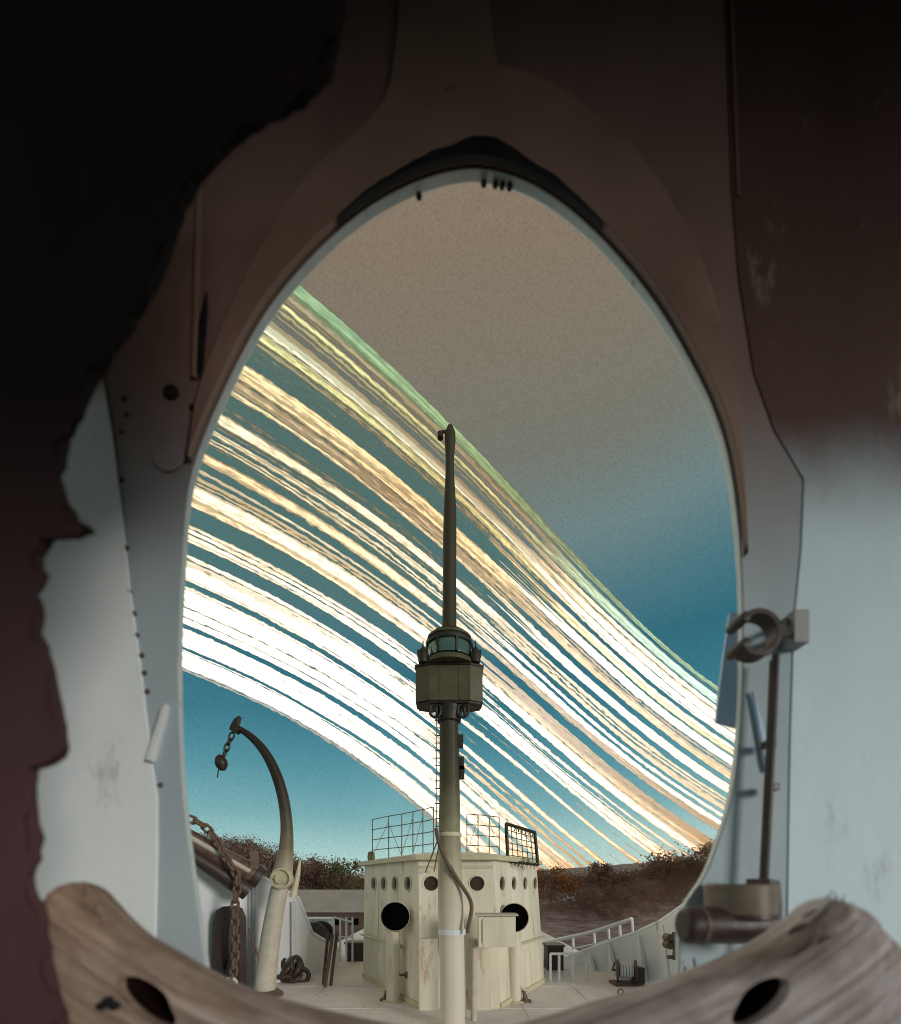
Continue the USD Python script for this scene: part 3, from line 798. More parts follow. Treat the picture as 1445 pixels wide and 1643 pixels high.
t = Thing("mast", "tall steel mast standing before the wheelhouse, cream below with shade painted into its upper part", "mast", (0, YM, 0))
ctrl = [(725, 1655, 20), (724, 1500, 19.5), (722, 1420, 19), (721, 1350, 17), (721, 1250, 15.5), (720, 1150, 14), (720, 1068, 12.5), (720.5, 1010, 11), (721, 900, 10), (721.5, 800, 8.5), (721.5, 720, 7), (722, 690, 6.4), (722, 683, 3)]
cp = curve([np.r_[M(x, y), r_ / F * YM] for x, y, r_ in ctrl], 80)
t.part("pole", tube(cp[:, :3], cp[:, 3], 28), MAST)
t.part("base_plate", lathe([(.1, 0), (.3, 0), (.3, .02), (.21, .03), (.1, .03)], [cp[0][0], YM, 0], sides=28), CREAM)
t.part("clamp_band", lathe([(.17, -.04), (.205, -.04), (.205, .04), (.17, .04), (.17, -.04)], M(725, 1495), sides=28), WHITE_RAIL)
t.part("top_bracket", join([tube([M(722, 692), M(709, 693)], .022, 8), lathe([(0, -.07), (.045, -.05), (.045, .03), (.02, .05), (0, .05)], M(707, 698), sides=12)]), OLIVE_DARK)
t.part("collar", lathe([(.1, -.03), (.17, -.03), (.17, .03), (.1, .03), (.1, -.03)], M(721.5, 1340), sides=24), CREAM_TRIM)
cab = curve([M(700, 1330, -.12), M(708, 1362, -.2), M(726, 1400, -.22), M(744, 1428, -.2), M(755, 1450, -.2), M(753, 1475, -.22), M(749, 1498, -.25)], 40)
t.part("cable", tube(cab, .03, 10), CABLE)
for i, (x0_, y0_, x1_, y1_) in enumerate(((704, 1345, 683, 1400), (706, 1350, 697, 1398))):
    t.part("stay", tube([M(x0_, y0_), P(x1_, y1_, 7.9)], .012, 6), RAIL)
# step rungs beside the mast
side = [M(701, y, -.02) for y in np.linspace(1150, 1330, 10)]
lad = t.part("ladder_wire", tube(side, .008, 6), RAIL)
for k, y in enumerate(np.linspace(1156, 1326, 15)):
    t.part("rung", tube([M(698.5, y, -.02), M(709, y, 0)], .009, 6), RAIL, parent=lad)
for y, x in ((1190, 738), (1225, 739), (1240, 740)):
    t.part("cleat", box(M(x, y, -.03), [.08, .06, .2]), OLIVE_DARK)

c0 = M(720.5, 1100)
k = YM / F
t = Thing("lantern", "dark lantern with a box gallery and domed glass round the middle of the mast", "lantern", c0)
n_ = 6


def hexprism(w, d, z0, z1):
    pts = [(-w, -d * .62), (-w * .62, -d), (w * .62, -d), (w, -d * .62), (w, d * .62), (w * .62, d), (-w * .62, d), (-w, d * .62)]
    return m3.Manifold.hull_points(np.array([(c0[0] + x, c0[1] + y, z) for x, y in pts for z in (z0, z1)]))


zb, zt = P(0, 1124, 6.7)[2], P(0, 1068, 6.7)[2]
t.part("gallery", hexprism(52 * k, 23 * k, zb, zt), LANTERN, smooth=False)
t.part("gallery_rim", hexprism(53.5 * k, 24.5 * k, zt, zt + .035), OLIVE_DARK, smooth=False)
t.part("gallery_skirt", hexprism(49 * k, 21 * k, zb - .03, zb), OLIVE_DARK, smooth=False)
for sx_ in (-1, -.5, .5, 1):
    t.part("panel_seam", box([c0[0] + sx_ * 30 * k, c0[1] - 23 * k - .002, (zb + zt) / 2], [.02, .008, zt - zb - .02]), LANTERN)
zg = zt + .035
t.part("pedestal", lathe([(0, 0), (.40, 0), (.39, .07), (.3, .13), (0, .13)], [c0[0], c0[1], zg], sides=32), LANTERN)
t.part("glass_drum", lathe([(0, .13), (.335, .13), (.345, .24), (.33, .34), (0, .34)], [c0[0], c0[1], zg], sides=32), LGLASS)
t.part("dome", lathe([(0, .33), (.36, .33), (.36, .38), (.33, .39), (.32, .45), (.26, .53), (.17, .58), (.1, .6), (0, .6)], [c0[0], c0[1], zg], sides=32), OLIVE_DARK)
t.part("dome_band", lathe([(.28, .43), (.335, .43), (.335, .465), (.28, .465), (.28, .43)], [c0[0], c0[1], zg], sides=32), LANTERN)
for a in np.arange(8) * math.pi / 4 + .3:
    t.part("glazing_bar", box([c0[0] + math.cos(a) * .345, c0[1] + math.sin(a) * .345, zg + .24], [.03, .03, .22], a), OLIVE_DARK)
for sx_ in (-1, 1):
    p = np.array([c0[0] + sx_ * 40 * k, c0[1] - .2, zg])
    t.part("side_lamp", join([lathe([(0, 0), (.07, 0), (.08, .1), (.05, .2), (.02, .24), (0, .24)], p, sides=14), box(p + [sx_ * .06, 0, .14], [.05, .05, .1]), box(p + [0, 0, .28], [.02, .02, .1])]), OLIVE_DARK)
for sx_ in (-1, 1):
    p = np.array([c0[0] + sx_ * 21 * k, c0[1] - .15, zb - .03])
    t.part("hanging_lamp", join([torus_link(p + [0, 0, -.1], (0, 0, 1), (1, 0, 0), .1, .08, .022, 8), torus_link(p + [.02, 0, -.1], (0, 0, 1), (0, 1, 0), .07, .05, .018, 8)]), OLIVE_DARK)
t.part("mast_socket", lathe([(.1, 0), (.2, 0), (.17, -.22), (.1, -.26)], [c0[0], c0[1], zb - .03], sides=24), OLIVE_DARK)

# equipment box on a post right of the mast
p = np.array([(759 - X0) / F * 7.2, 7.2, 0])
t = Thing("equipment_box", "grey equipment box on a thin post right of the mast", "box", p)
t.part("post", tube([p, p + [0, 0, 1.3]], .05, 12), GREY_BOX)
c = P(790, 1496, 7.2)
t.part("case", box(c + [.05, 0, .02], [.58, .32, .48]), CREAM)
t.part("door", box(c + [-.06, -.165, .02], [.22, .012, .44]), CREAM)
t.part("lid", box(c + [.05, 0, .285], [.66, .36, .03]), GREY_BOX)
t.part("hinge", tube([c + [-.175, -.17, -.15], c + [-.175, -.17, .2]], .012, 8), CREAM_TRIM)
t.part("arm", box(c + [-.27, 0, -.2], [.2, .06, .06]), GREY_BOX)

# ---------------------------------------------------------------- davit, left
YD = 8.8


def D(x, y, d=0.0):
    return P(x, y, YD + d)


b0 = np.array([D(424, 1590)[0], YD, 0])
t = Thing("davit", "tall davit with a curved arm, pale below with shade painted in towards its tip, left", "davit", b0)
pp = curve([b0, D(430, 1540), D(440, 1470), D(449, 1424)], 12)
t.part("post", tube(pp, np.linspace(.21, .16, 12), 20), GREY_BOX)
arm = [(452, 1408, 17), (458, 1375, 12.5), (460.5, 1340, 10), (458, 1300, 9), (450, 1262, 8.6), (438, 1230, 8), (420, 1200, 7), (400, 1180, 5.6), (381, 1168, 4.4)]
ap = curve([np.r_[D(x, y), r_ / F * YD] for x, y, r_ in arm], 48)


def davit_paint():  # pale below; darkening towards the tip is light falloff painted into the colour
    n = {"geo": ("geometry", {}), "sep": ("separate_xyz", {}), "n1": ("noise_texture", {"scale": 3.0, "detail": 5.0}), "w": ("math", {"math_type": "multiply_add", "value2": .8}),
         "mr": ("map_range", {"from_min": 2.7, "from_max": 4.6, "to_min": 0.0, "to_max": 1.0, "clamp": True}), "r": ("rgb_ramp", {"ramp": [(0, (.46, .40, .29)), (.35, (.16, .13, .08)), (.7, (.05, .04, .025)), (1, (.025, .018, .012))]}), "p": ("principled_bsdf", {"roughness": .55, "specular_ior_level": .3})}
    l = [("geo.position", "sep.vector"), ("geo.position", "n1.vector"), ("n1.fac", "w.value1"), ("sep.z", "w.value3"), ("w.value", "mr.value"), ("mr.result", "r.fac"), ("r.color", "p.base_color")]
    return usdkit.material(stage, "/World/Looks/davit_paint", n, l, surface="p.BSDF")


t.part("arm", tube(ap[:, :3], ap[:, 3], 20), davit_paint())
hc = D(452, 1410, -.2)
t.part("hinge_boss", lathe([(0, -.08), (.1, -.08), (.1, .0), (.17, .0), (.17, -.06), (.2, -.05), (.2, .1), (0, .1)], hc, (0, 1, 0), 28), CREAM_TRIM)
t.part("side_horn", tube([D(470, 1440), D(478, 1405), D(482, 1380)], [.07, .05, .02], 8), CREAM_TRIM)
t.part("tip_plate", slab(xz([(372, 1166), (378, 1155), (386, 1150), (383, 1162), (386, 1174), (380, 1178), (370, 1172)], YD), [], YD - .06, YD + .06), OLIVE_DARK)
t.part("foot", lathe([(0, 0), (.36, 0), (.36, .04), (.25, .12), (0, .12)], b0, sides=24), STEEL_BROWN)
strut = t.part("tension_rod", tube([D(400, 1490, -.1), D(432, 1590, -.1)], .02, 8), STEEL_BROWN)
# hook block on its chain
ln = chain_along([D(374, 1176), D(366, 1195), D(360, 1212)], .075, .018)
t = Thing("hook_block", "dark pear shaped hook block hanging by a short chain from the davit tip", "hook block", D(355, 1225))
for l in ln:
    t.part("chain_link", l, OLIVE_DARK)
t.part("block", lathe([(0, -.17), (.05, -.16), (.11, -.08), (.12, .0), (.09, .09), (.04, .14), (0, .15)], D(355, 1223), (-.25, 0, 1), 18), OLIVE_DARK)
t.part("pin", tube([D(351, 1234), D(349, 1248)], .012, 6), OLIVE_DARK)

# ---------------------------------------------------------------- left bulwark and gear
A = [(250, 1322, 8.2), (300, 1338, 8.6), (345, 1362, 9.0), (405, 1402, 9.5), (450, 1428, 10.0), (478, 1444, 10.4), (500, 1500, 10.9), (545, 1526, 12.0)]


def plate_wall(pts, thick):
    """A plating strip standing on the deck, its top edge following the given points."""
    rows = []
    n = len(pts)
    top = np.array([P(*p) for p in pts])
    v, f = [], []
    tan = np.gradient(top[:, :2], axis=0); tan /= np.linalg.norm(tan, axis=1, keepdims=True)
    nr = np.stack([-tan[:, 1], tan[:, 0]], 1)
    for i in range(n):
        for o in (0, 1):
            x, y = top[i, :2] + nr[i] * thick * o
            v += [(x, y, 0.0), (x, y, top[i, 2])]
    for i in range(n - 1):
        a, b = 4 * i, 4 * i + 4
        for q_ in ((a, b, b + 1, a + 1), (a + 3, b + 3, b + 2, a + 2), (a + 1, b + 1, b + 3, a + 3), (a + 2, b + 2, b, a)):
            f.append(q_)
    f += [(0, 1, 3, 2), (4 * n - 4, 4 * n - 2, 4 * n - 1, 4 * n - 3)]
    mm = trimesh.Trimesh(*meshkit.arrays((np.array(v), np.array(f)))[:2], process=False)
    trimesh.repair.fix_normals(mm)
    return mm


t = Thing("bulwark", "white steel bulwark rising towards the left rim of the opening", "bulwark", P(400, 1590, 9.5))
t.part("plating", plate_wall(A, .06), BULWARK, smooth=False)
capp = [P(x, y, Y) + [0, .03, .03] for x, y, Y in A[3:]]
t.part("cap_rail", tube(capp, .05, 10), WHITE_RAIL)
for x, y, Y in ((408, 1404, 9.5), (470, 1440, 10.25)):
    p = P(x, y, Y)
    t.part("stiffener", box([p[0] + .05, p[1] - .06, (p[2] - .1) / 2], [.07, .12, p[2] - .1]), WHITE_RAIL)
for x, y, Y in ((318, 1440, 8.78), (400, 1500, 9.4)):
    t.part("weld_seam", tube([P(x, 1380, Y - .01), P(x, 1600, Y - .01)], .012, 6), BULWARK)
# boom over the bulwark
b1, b2 = P(285, 1336, 8.2), P(408, 1404, 8.8)
t = Thing("boom", "brown and rusty boom lying along the top of the left bulwark", "boom", b2)
dirv = (b2 - b1) / np.linalg.norm(b2 - b1)
t.part("spar", tube([b1, b2], [.17, .2], 18), STEEL_BROWN)
t.part("end_cap", tube([b2, b2 + dirv * .14], [.25, .22], 18), ROLLER)
t.part("pale_batten", tube([b1 + [0, -.17, .08], b2 + [0, -.19, .06]], .05, 10), GREY_BOX)
t.part("under_skid", tube([b1 + [.03, -.02, -.27], b2 + [-.1, -.02, -.32]], [.1, .2], 14), ROLLER)
t.part("head_fitting", join([box(b2 + [.05, -.1, .28], [.16, .16, .34], .4), tube([b2 + [.05, 0, .4], b2 + [-.12, 0, .52]], .05, 8)]), STEEL_BROWN)
cpts = list(curve([P(296, 1313, 7.9), P(322, 1322, 8.0), P(345, 1345, 8.2), P(362, 1375, 8.3), P(378, 1400, 8.35), P(381, 1425, 8.35)], 26)) + list(curve([P(381, 1427, 8.35), P(377, 1470, 8.35), P(378, 1520, 8.35), P(375, 1560, 8.4), P(371, 1592, 8.5)], 24))
t = Thing("anchor_chain", "rusty chain draped over the boom and hanging to the deck", "chain", cpts[-1])
for l in chain_along(cpts, .1, .028):
    t.part("link", l, CHAIN)
t.part("end_shackle", torus_link(P(371, 1584, 8.4), (0, 0, 1), (1, 0, 0), .16, .1, .035, 8), WHITE_RAIL)
# oblong fairlead standing against the bulwark
o_ = [(348, 1462), (358, 1455), (370, 1454), (380, 1459), (386, 1475), (386, 1510), (386, 1555), (386, 1600), (340, 1600), (341, 1530), (343, 1480)]
i_ = [(359, 1486), (364, 1478), (370, 1479), (373, 1490), (371, 1520), (367, 1545), (361, 1560), (357, 1540), (357, 1505)]
single("fairlead", slab(xz(o_, 8.75), [xz(i_, 8.75)[::-1]], 8.72, 9.0), ROLLER, "dark brown oblong fairlead standing in front of the left bulwark", "fairlead", smooth=40)
# heap of gear, leaning bars and rail between davit and wheelhouse
t = Thing("gear_heap", "dark heap of coiled gear on deck right of the davit foot", "gear", on_deck(455, 1580))
for i in range(7):
    c = on_deck(452 + i * 4.2, 1578 - (i % 3)) + [0, .15, .14 + .1 * (i % 3)]
    t.part("coil", torus_link(c, (math.cos(i), .3, math.sin(i)), (0, 1, .3 * i), .2, .17, .055, 8), ROLLER)
left_rail = [P(x, 1560, Y) * [1, 1, 0] for x, Y in ((452, 12.2), (464, 12.5), (476, 12.8), (489, 13.1))]
th = Thing("white_railing", "white railing with three bays beyond the davit", "railing", left_rail[0])
for p in left_rail:
    th.part("post", tube([p, p + [0, 0, 1.2]], .035, 8), WHITE_RAIL)
th.part("rail", tube([p + [0, 0, 1.22] for p in left_rail], .04, 8), WHITE_RAIL)
th.part("rail", tube([p + [0, 0, .55] for p in left_rail], .03, 8), WHITE_RAIL)
th.part("kick_plate", join([box((left_rail[0] + left_rail[-1]) / 2 + [0, 0, .2], [np.linalg.norm(left_rail[-1] - left_rail[0]), .03, .4], math.atan2(*(left_rail[-1] - left_rail[0])[[1, 0]]))]), BULWARK)
pw = P(500, 1560, 13.6)
t = Thing("deck_locker", "pale deck locker between the railing and the leaning bars", "locker", (pw[0], 13.6, 0))
t.part("body", box([pw[0] - .15, 13.6, .55], [1.5, .7, 1.1]), BULWARK); t.part("lid", box([pw[0] - .15, 13.6, 1.13], [1.56, .76, .06]), WHITE_RAIL)
t.part("handle", tube([[pw[0] - .35, 13.22, .8], [pw[0] - .05, 13.22, .8]], .025, 8), STEEL_BROWN)
pw = P(511, 1502, 12.6)
t = Thing("cable_drum", "dark round cable drum before the wheelhouse's left side", "drum", (pw[0], 12.6, 0))
t.part("drum", lathe([(0, -.2), (.3, -.2), (.3, .2), (0, .2)], pw, (.2, 1, 0), 28), ROLLER)
for s_ in (-.22, .2):
    t.part("flange", lathe([(0, 0), (.4, 0), (.4, .03), (0, .03)], pw + np.array([.2, 1, 0]) / 1.02 * s_, (.2, 1, 0), 32), ROLLER)
for s_ in (-1, 1):
    t.part("leg", tube([pw + [s_ * .1, -.1, 0], [pw[0] + s_ * .3, 12.5, 0]], .045, 8), STEEL_BROWN)
for i, (x0_, y0_, x1_, y1_) in enumerate(((522, 1584, 534, 1500), (531, 1582, 541, 1497), (519, 1580, 527, 1496))):
    lab = ("brown bar leaning outermost, nearest the cable drum foot", "brown bar leaning nearest the wheelhouse, right of two others", "brown bar leaning behind, touching the cable drum")[i]
    a_ = on_deck(x0_, y0_)
    single("leaning_bar", tube([a_, P(x1_, y1_, a_[1] + .25)], .035, 10), STEEL_BROWN, lab, "bar")
fr = [P(x, 1570, 12.6) * [1, 1, 0] for x in (536, 546, 556, 566)]
th = Thing("stanchion_rack", "white rack of upright stanchions close left of the wheelhouse", "rack", fr[0])
for p in fr:
    th.part("post", tube([p, p + [0, 0, 1.25]], .03, 8), WHITE_RAIL)
th.part("rail", tube([fr[0] + [0, 0, 1.25], fr[-1] + [0, 0, 1.12]], .03, 8), WHITE_RAIL)
th.part("rail", tube([fr[0] + [0, 0, .7], fr[-1] + [0, 0, .7]], .025, 8), WHITE_RAIL)
fb = np.array([fr[-1][0] + .05, 12.9, 0])
t = Thing("vent_box", "small dark vent box on deck at the wheelhouse's left foot", "vent", fb)
t.part("body", box(fb + [0, 0, .25], [.5, .5, .5]), ROLLER); t.part("lid", box(fb + [0, 0, .52], [.58, .58, .05]), STEEL_BROWN)

# ---------------------------------------------------------------- right bulwark and gear
B = [(870, 1545, 13.5), (905, 1540, 12.6), (950, 1524, 11.6), (985, 1512, 11.0), (1020, 1500, 10.4), (1060, 1482, 9.7), (1095, 1458, 9.0), (1150, 1432, 8.2), (1240, 1400, 7.2)]
t = Thing("bulwark", "white steel bulwark with ribs on the right side of the deck", "bulwark", P(1000, 1590, 10))
bw = plate_wall([(x, y, Y) for x, y, Y in B[::-1]], .06)
t.part("plating", bw, BULWARK, smooth=False)
t.part("cap_rail", tube([P(x, y, Y) + [0, .02, .03] for x, y, Y in B], .055, 10), BULWARK)
for x, y, Y in ((945, 1527, 11.68), (977, 1514, 11.1), (1024, 1498, 10.3), (1062, 1481, 9.65)):
    p = P(x, y, Y)
    t.part("rib", m3.Manifold.hull_points(np.array([[p[0] + dx, p[1] + dy, z] for dx in (-.05, .03) for dy, z in ((-.02, 0), (-.42, 0), (-.02, p[2] - .03), (-.12, p[2] - .03))])), WHITE_RAIL, smooth=False)
top = [P(876, 1512, 13.4), P(918, 1503, 12.4), P(952, 1495, 11.7), P(975, 1488, 11.2), P(993, 1482, 10.9), P(1013, 1475, 10.55)]
th = Thing("white_railing", "white railing standing along the top of the right bulwark", "railing", top[0])
for p in top[1:]:
    x_ = p[0] / p[1] * F + X0
    yb = np.interp(x_, [b_[0] for b_ in B], [b_[1] for b_ in B])
    th.part("post", tube([p, P(x_ + 2, yb + 2, p[1])], .035, 8), WHITE_RAIL)
th.part("rail", tube(curve(top, 16), .05, 8), WHITE_RAIL)
th.part("rail", tube(curve([p - [0, 0, .33] for p in top[1:]], 14), .022, 8), WHITE_RAIL)
lowr = [on_deck(x, 1575) for x in (882, 896, 918, 940)]
th = Thing("white_railing", "low white railing on deck by the wheelhouse's right foot", "railing", lowr[0])
for p in lowr:
    th.part("post", tube([p, p + [0, 0, .62]], .03, 8), WHITE_RAIL)
th.part("rail", tube([p + [0, 0, .62] for p in lowr], .03, 8), WHITE_RAIL)
p = np.array([P(884, 1560, 11.6)[0], 11.6, 0])
t = Thing("vent_box", "small dark vent box on deck at the wheelhouse's right foot", "vent", p)
t.part("body", box(p + [.05, 0, .3], [.4, .5, .6]), ROLLER); t.part("lid", box(p + [.05, 0, .62], [.46, .56, .05]), STEEL_BROWN)
p = on_deck(1004, 1580)
t = Thing("winch", "small rusty deck winch before the right bulwark", "winch", p)
ax_ = np.array([1, -.3, 0]) / 1.044
t.part("drum", lathe([(0, -.14), (.15, -.14), (.13, 0), (.15, .14), (0, .14)], p + [0, 0, .3], ax_, 20), WHITE_RAIL)
for s_ in (-.2, .17):
    t.part("flange", lathe([(0, 0), (.24, 0), (.24, .035), (0, .035)], p + [0, 0, .3] + ax_ * s_, ax_, 24), STEEL_BROWN)
t.part("motor", box(p + [.2, -.12, .22], [.2, .24, .36]), ROLLER)
t.part("bed", box(p + [0, 0, .03], [.62, .4, .06]), STEEL_BROWN)
for k in range(4):
    t.part("rope_turn", torus_link(p + [0, 0, .3] + ax_ * (-.1 + .06 * k), (0, 0, 1), (.3, 1, 0), .17, .165, .02, 6), BULWARK)
t.part("crank", join([tube([p + [0, 0, .3] - ax_ * .2, p + [0, 0, .3] - ax_ * .3], .02, 8), tube([p + [0, 0, .3] - ax_ * .29, p + [-.26, -.02, .48]], .018, 8)]), STEEL_BROWN)
p = on_deck(995, 1604)
t = Thing("eye_bolt", "tiny brown eye bolt in the deck below the winch", "eye bolt", p)
t.part("stem", tube([p, p + [0, 0, .1]], .02, 8), STEEL_BROWN); t.part("eye", torus_link(p + [0, 0, .14], (0, 0, 1), (1, 0, 0), .055, .05, .016, 8), STEEL_BROWN)
c = P(1077, 1518, 9.0)
t = Thing("cleat_bracket", "dark bracket with a round roller on the right bulwark", "bracket", c)
t.part("plate", slab(xz([(1078, 1496), (1084, 1496), (1085, 1515), (1084, 1540), (1078, 1540), (1080, 1516)], 9.0), [], 8.9, 9.02), ROLLER)
for dy in (-7, 4):
    t.part("roller", lathe([(0, -.1), (.085, -.1), (.085, .1), (0, .1)], P(1072, 1512 + dy, 8.95), (0, 1, 0), 18), STEEL_BROWN)
c = P(1076, 1536, 8.95)
t.part("lug", box(c, [.14, .1, .06]), STEEL_BROWN)

# ---------------------------------------------------------------- the bow plating with its big oval opening
YP = .80
OVAL_L = [(345, 1680), (334, 1590), (326, 1530), (316, 1460), (305, 1380), (296, 1310), (290, 1240), (286, 1150), (285, 1060), (288, 960), (294, 860), (304, 772), (325, 705), (351, 643), (386, 570), (428, 498), (480, 432), (540, 372), (600, 326), (660, 294), (715, 275), (757, 268)]
OVAL_R = [(757, 268), (800, 274), (850, 292), (900, 323), (960, 375), (1020, 442), (1070, 512), (1110, 582), (1145, 655), (1169, 735), (1182, 820), (1190, 920), (1192, 1020), (1190, 1120), (1183, 1215), (1170, 1295), (1150, 1358), (1122, 1420), (1100, 1452), (1092, 1475), (1090, 1530), (1087, 1600), (1084, 1680)]
oval = np.vstack([smooth_open(OVAL_L, 110)[:-1], smooth_open(OVAL_R, 110)])
oz = xz(oval, YP)
t = Thing("bow_plating", "pale steel bow plating with a large oval opening under a dark arch", "plating", (0, YP, 0))
# grey inner plate, open at its foot below the timber
inner_left = [(246, 1680), (247, 1500), (250, 1380), (250, 1280), (240, 1215), (225, 1085), (206, 945), (190, 800), (178, 700), (165, 615), (166, 560), (200, 300), (230, -60)]
inner_right = [(1190, -60), (1195, 300), (1205, 500), (1230, 650), (1262, 720), (1292, 786), (1288, 880), (1276, 1000), (1270, 1200), (1266, 1450), (1262, 1680)]
plate_poly = np.vstack([xz(inner_left, YP), xz(inner_right, YP), oz[::-1]])
t.part("inner_plate", slab(plate_poly[::-1], [], YP, YP + .012), INNER_PLATE, smooth=30)
# rim inside the opening
rim_out = oz
back = [(x, z) for x, z in oz]
n_ = len(oz)
ctr2 = np.array([(738 - X0) / F * YP, EYE + (Y0 - 1000) / F * YP])
tan = np.gradient(oz, axis=0); tan /= np.linalg.norm(tan, axis=1, keepdims=True)
nin = np.stack([tan[:, 1], -tan[:, 0]], 1)
sgn = np.sign(np.sum(nin * (ctr2 - oz), axis=1)); nin *= np.where(sgn == 0, 1, sgn)[:, None]
loop = []
for off, y in ((-.002, YP + .003), (.0008, YP + .0), (.0008, YP + .014), (-.002, YP + .0185), (-.006, YP + .0195), (-.002, YP + .0125)):
    q_ = oz + nin * off
    loop.append(np.stack([q_[:, 0], np.full(n_, y), q_[:, 1]], 1))
V = np.stack(loop, 1).reshape(-1, 3); K_ = len(loop)
Fq = [(i * K_ + j, i * K_ + (j + 1) % K_, (i + 1) * K_ + (j + 1) % K_, (i + 1) * K_ + j) for i in range(n_ - 1) for j in range(K_)]
rim = trimesh.Trimesh(*meshkit.arrays((V, np.array(Fq)))[:2], process=False); rim.fix_normals()
t.part("rim", rim, RIM, smooth=40)
# raised arch with its neck
arch_out = np.vstack([smooth_open([(314, 700), (322, 650), (340, 592), (400, 452), (478, 322), (550, 250), (600, 205), (628, 155)], 50), smooth_open([(628, 155), (640, 60), (645, -70)], 8)[1:],
                      smooth_open([(778, -70), (784, 40), (797, 128)], 8), smooth_open([(797, 128), (850, 140), (905, 168), (965, 212), (1025, 275), (1082, 358), (1126, 455), (1156, 560), (1176, 665), (1186, 770), (1191, 880)], 50)[1:]])
inner_arch = oz[(oval[:, 1] < 760)]
i0 = np.argmin(np.abs(oval[:110, 1] - 740)); i1 = 109 + np.argmin(np.abs(oval[109:, 1] - 900))
arch_poly = np.vstack([xz(arch_out, YP), (oz + nin * -.0035)[i0:i1 + 1][::-1]])
t.part("arch", slab(arch_poly[::-1], [], YP - .014, YP - .001), ARCH, smooth=30)
# black sealant round the crown of the arch
j0, j1 = np.argmin(np.abs(oval[:110, 0] - 545)), 109 + np.argmin(np.abs(oval[109:, 0] - 965))
seg = oz[j0:j1 + 1]; ns = nin[j0:j1 + 1]
u = np.linspace(0, 1, len(seg))
wid = np.minimum(1, np.minimum(u, 1 - u) * 7 + .02) * (.0035 + .015 * np.exp(-((u - .50) / .2) ** 2) + .0035 * np.abs(np.convolve(rng.normal(0, 1.6, len(seg) + 2), [.5, .8, .5], "valid")) * np.exp(-((u - .45) / .3) ** 2))
t.part("sealant", slab(np.vstack([seg + ns * .0015, (seg - ns * wid[:, None])[::-1]]), [], YP - .0165, YP - .006), TAR, smooth=30, label="black ragged sealant over the crown of the opening")
# outer white plates, their upper part shaded by brown colour
lp = [(-500, 1760), (-500, -90), (226, -90), (196, 300), (164, 560), (168, 615), (182, 700), (194, 800), (210, 945), (229, 1085), (244, 1215), (254, 1280), (254, 1380), (251, 1500), (250, 1760)]
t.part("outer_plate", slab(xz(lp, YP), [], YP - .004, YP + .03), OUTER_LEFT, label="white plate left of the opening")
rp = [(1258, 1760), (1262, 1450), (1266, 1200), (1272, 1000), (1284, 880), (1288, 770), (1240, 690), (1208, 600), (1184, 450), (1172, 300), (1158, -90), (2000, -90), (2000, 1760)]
t.part("outer_plate", slab(xz(rp, YP), [], YP - .002, YP + .03), OUTER_PLATE, label="white plate right of the opening, with shade painted dark brown above")
# lower plating down to the deck
t.part("apron_plate", box([0, YP + .05, .93], [3.1, .03, 1.88]), WHITE_PLATE)


def Q(x, y, d=0.0):
    p = P(x, y, YP)
    p[1] += d
    return p


t.part("seam_ridge", tube([Q(322, 285, -.001), Q(317, 450, -.001), Q(313, 610, -.001)], .006, 8), ARCH)
t.part("seam_ridge", tube([Q(1168, -40, -.006), Q(1182, 320, -.003)], .0028, 8), INNER_PLATE)
t.part("slot", slab(xz([(317, 600), (321, 520), (333, 470), (334, 500), (327, 590), (321, 608)], YP), [], YP - .004, YP + .004), TAR)  # shade between ridge and arch, laid in as a black piece
t.part("bolt_hole", lathe([(0, 0), (.0135, 0), (.0135, .003), (0, .003)], Q(275, 631, -.003), (0, 1, 0), 24), TAR)
t.part("bolt_hole", lathe([(0, 0), (.005, 0), (.005, .003), (0, .003)], Q(310, 655, -.003), (0, 1, 0), 16), TAR)
t.part("boss", lathe([(0, .0), (.026, 0), (.027, -.004), (.022, -.006), (0, -.006)], Q(272, 735), (0, 1, 0), 28), INNER_PLATE)
ds = t.part("light_rib", slab(xz([(240, 1222), (248, 1195), (266, 1140), (273, 1132), (271, 1150), (258, 1195), (250, 1225)], YP), [], YP - .012, YP - .0), WHITE_PLATE)
for x, y in ((192, 640), (196, 665), (188, 692), (202, 950), (210, 985), (214, 1020), (222, 1052), (226, 1080), (231, 1110), (252, 1260), (190, 770), (198, 880)):
    t.part("rust_stud", lathe([(0, -.004), (.003, -.003), (.0052, 0), (0, 0)], Q(x + 6, y, -.0005), (0, 1, 0), 12), STEEL_BROWN)
for x, y in ((672, 318), (776, 297), (795, 299), (806, 301), (818, 303)):
    pz = Q(x, y - 24, .012)
    t.part("drip", lathe([(0, -.004), (.0045, -.003), (.006, .0), (.003, .004), (0, .004)], pz + [0, 0, -.004], (0, 0, 1), 10), TAR)
t.part("gusset", slab(xz([(1168, 985), (1196, 985), (1196, 1175), (1146, 1160), (1152, 1105)], YP + .05), [], YP + .045, YP + .052), PALE_BLUE, label="pale blue triangular gusset at the right edge of the opening")
t.part("gusset", slab(xz([(1203, 1112), (1228, 1200), (1226, 1240), (1222, 1225)], YP), [], YP - .008, YP - .001), PALE_BLUE)

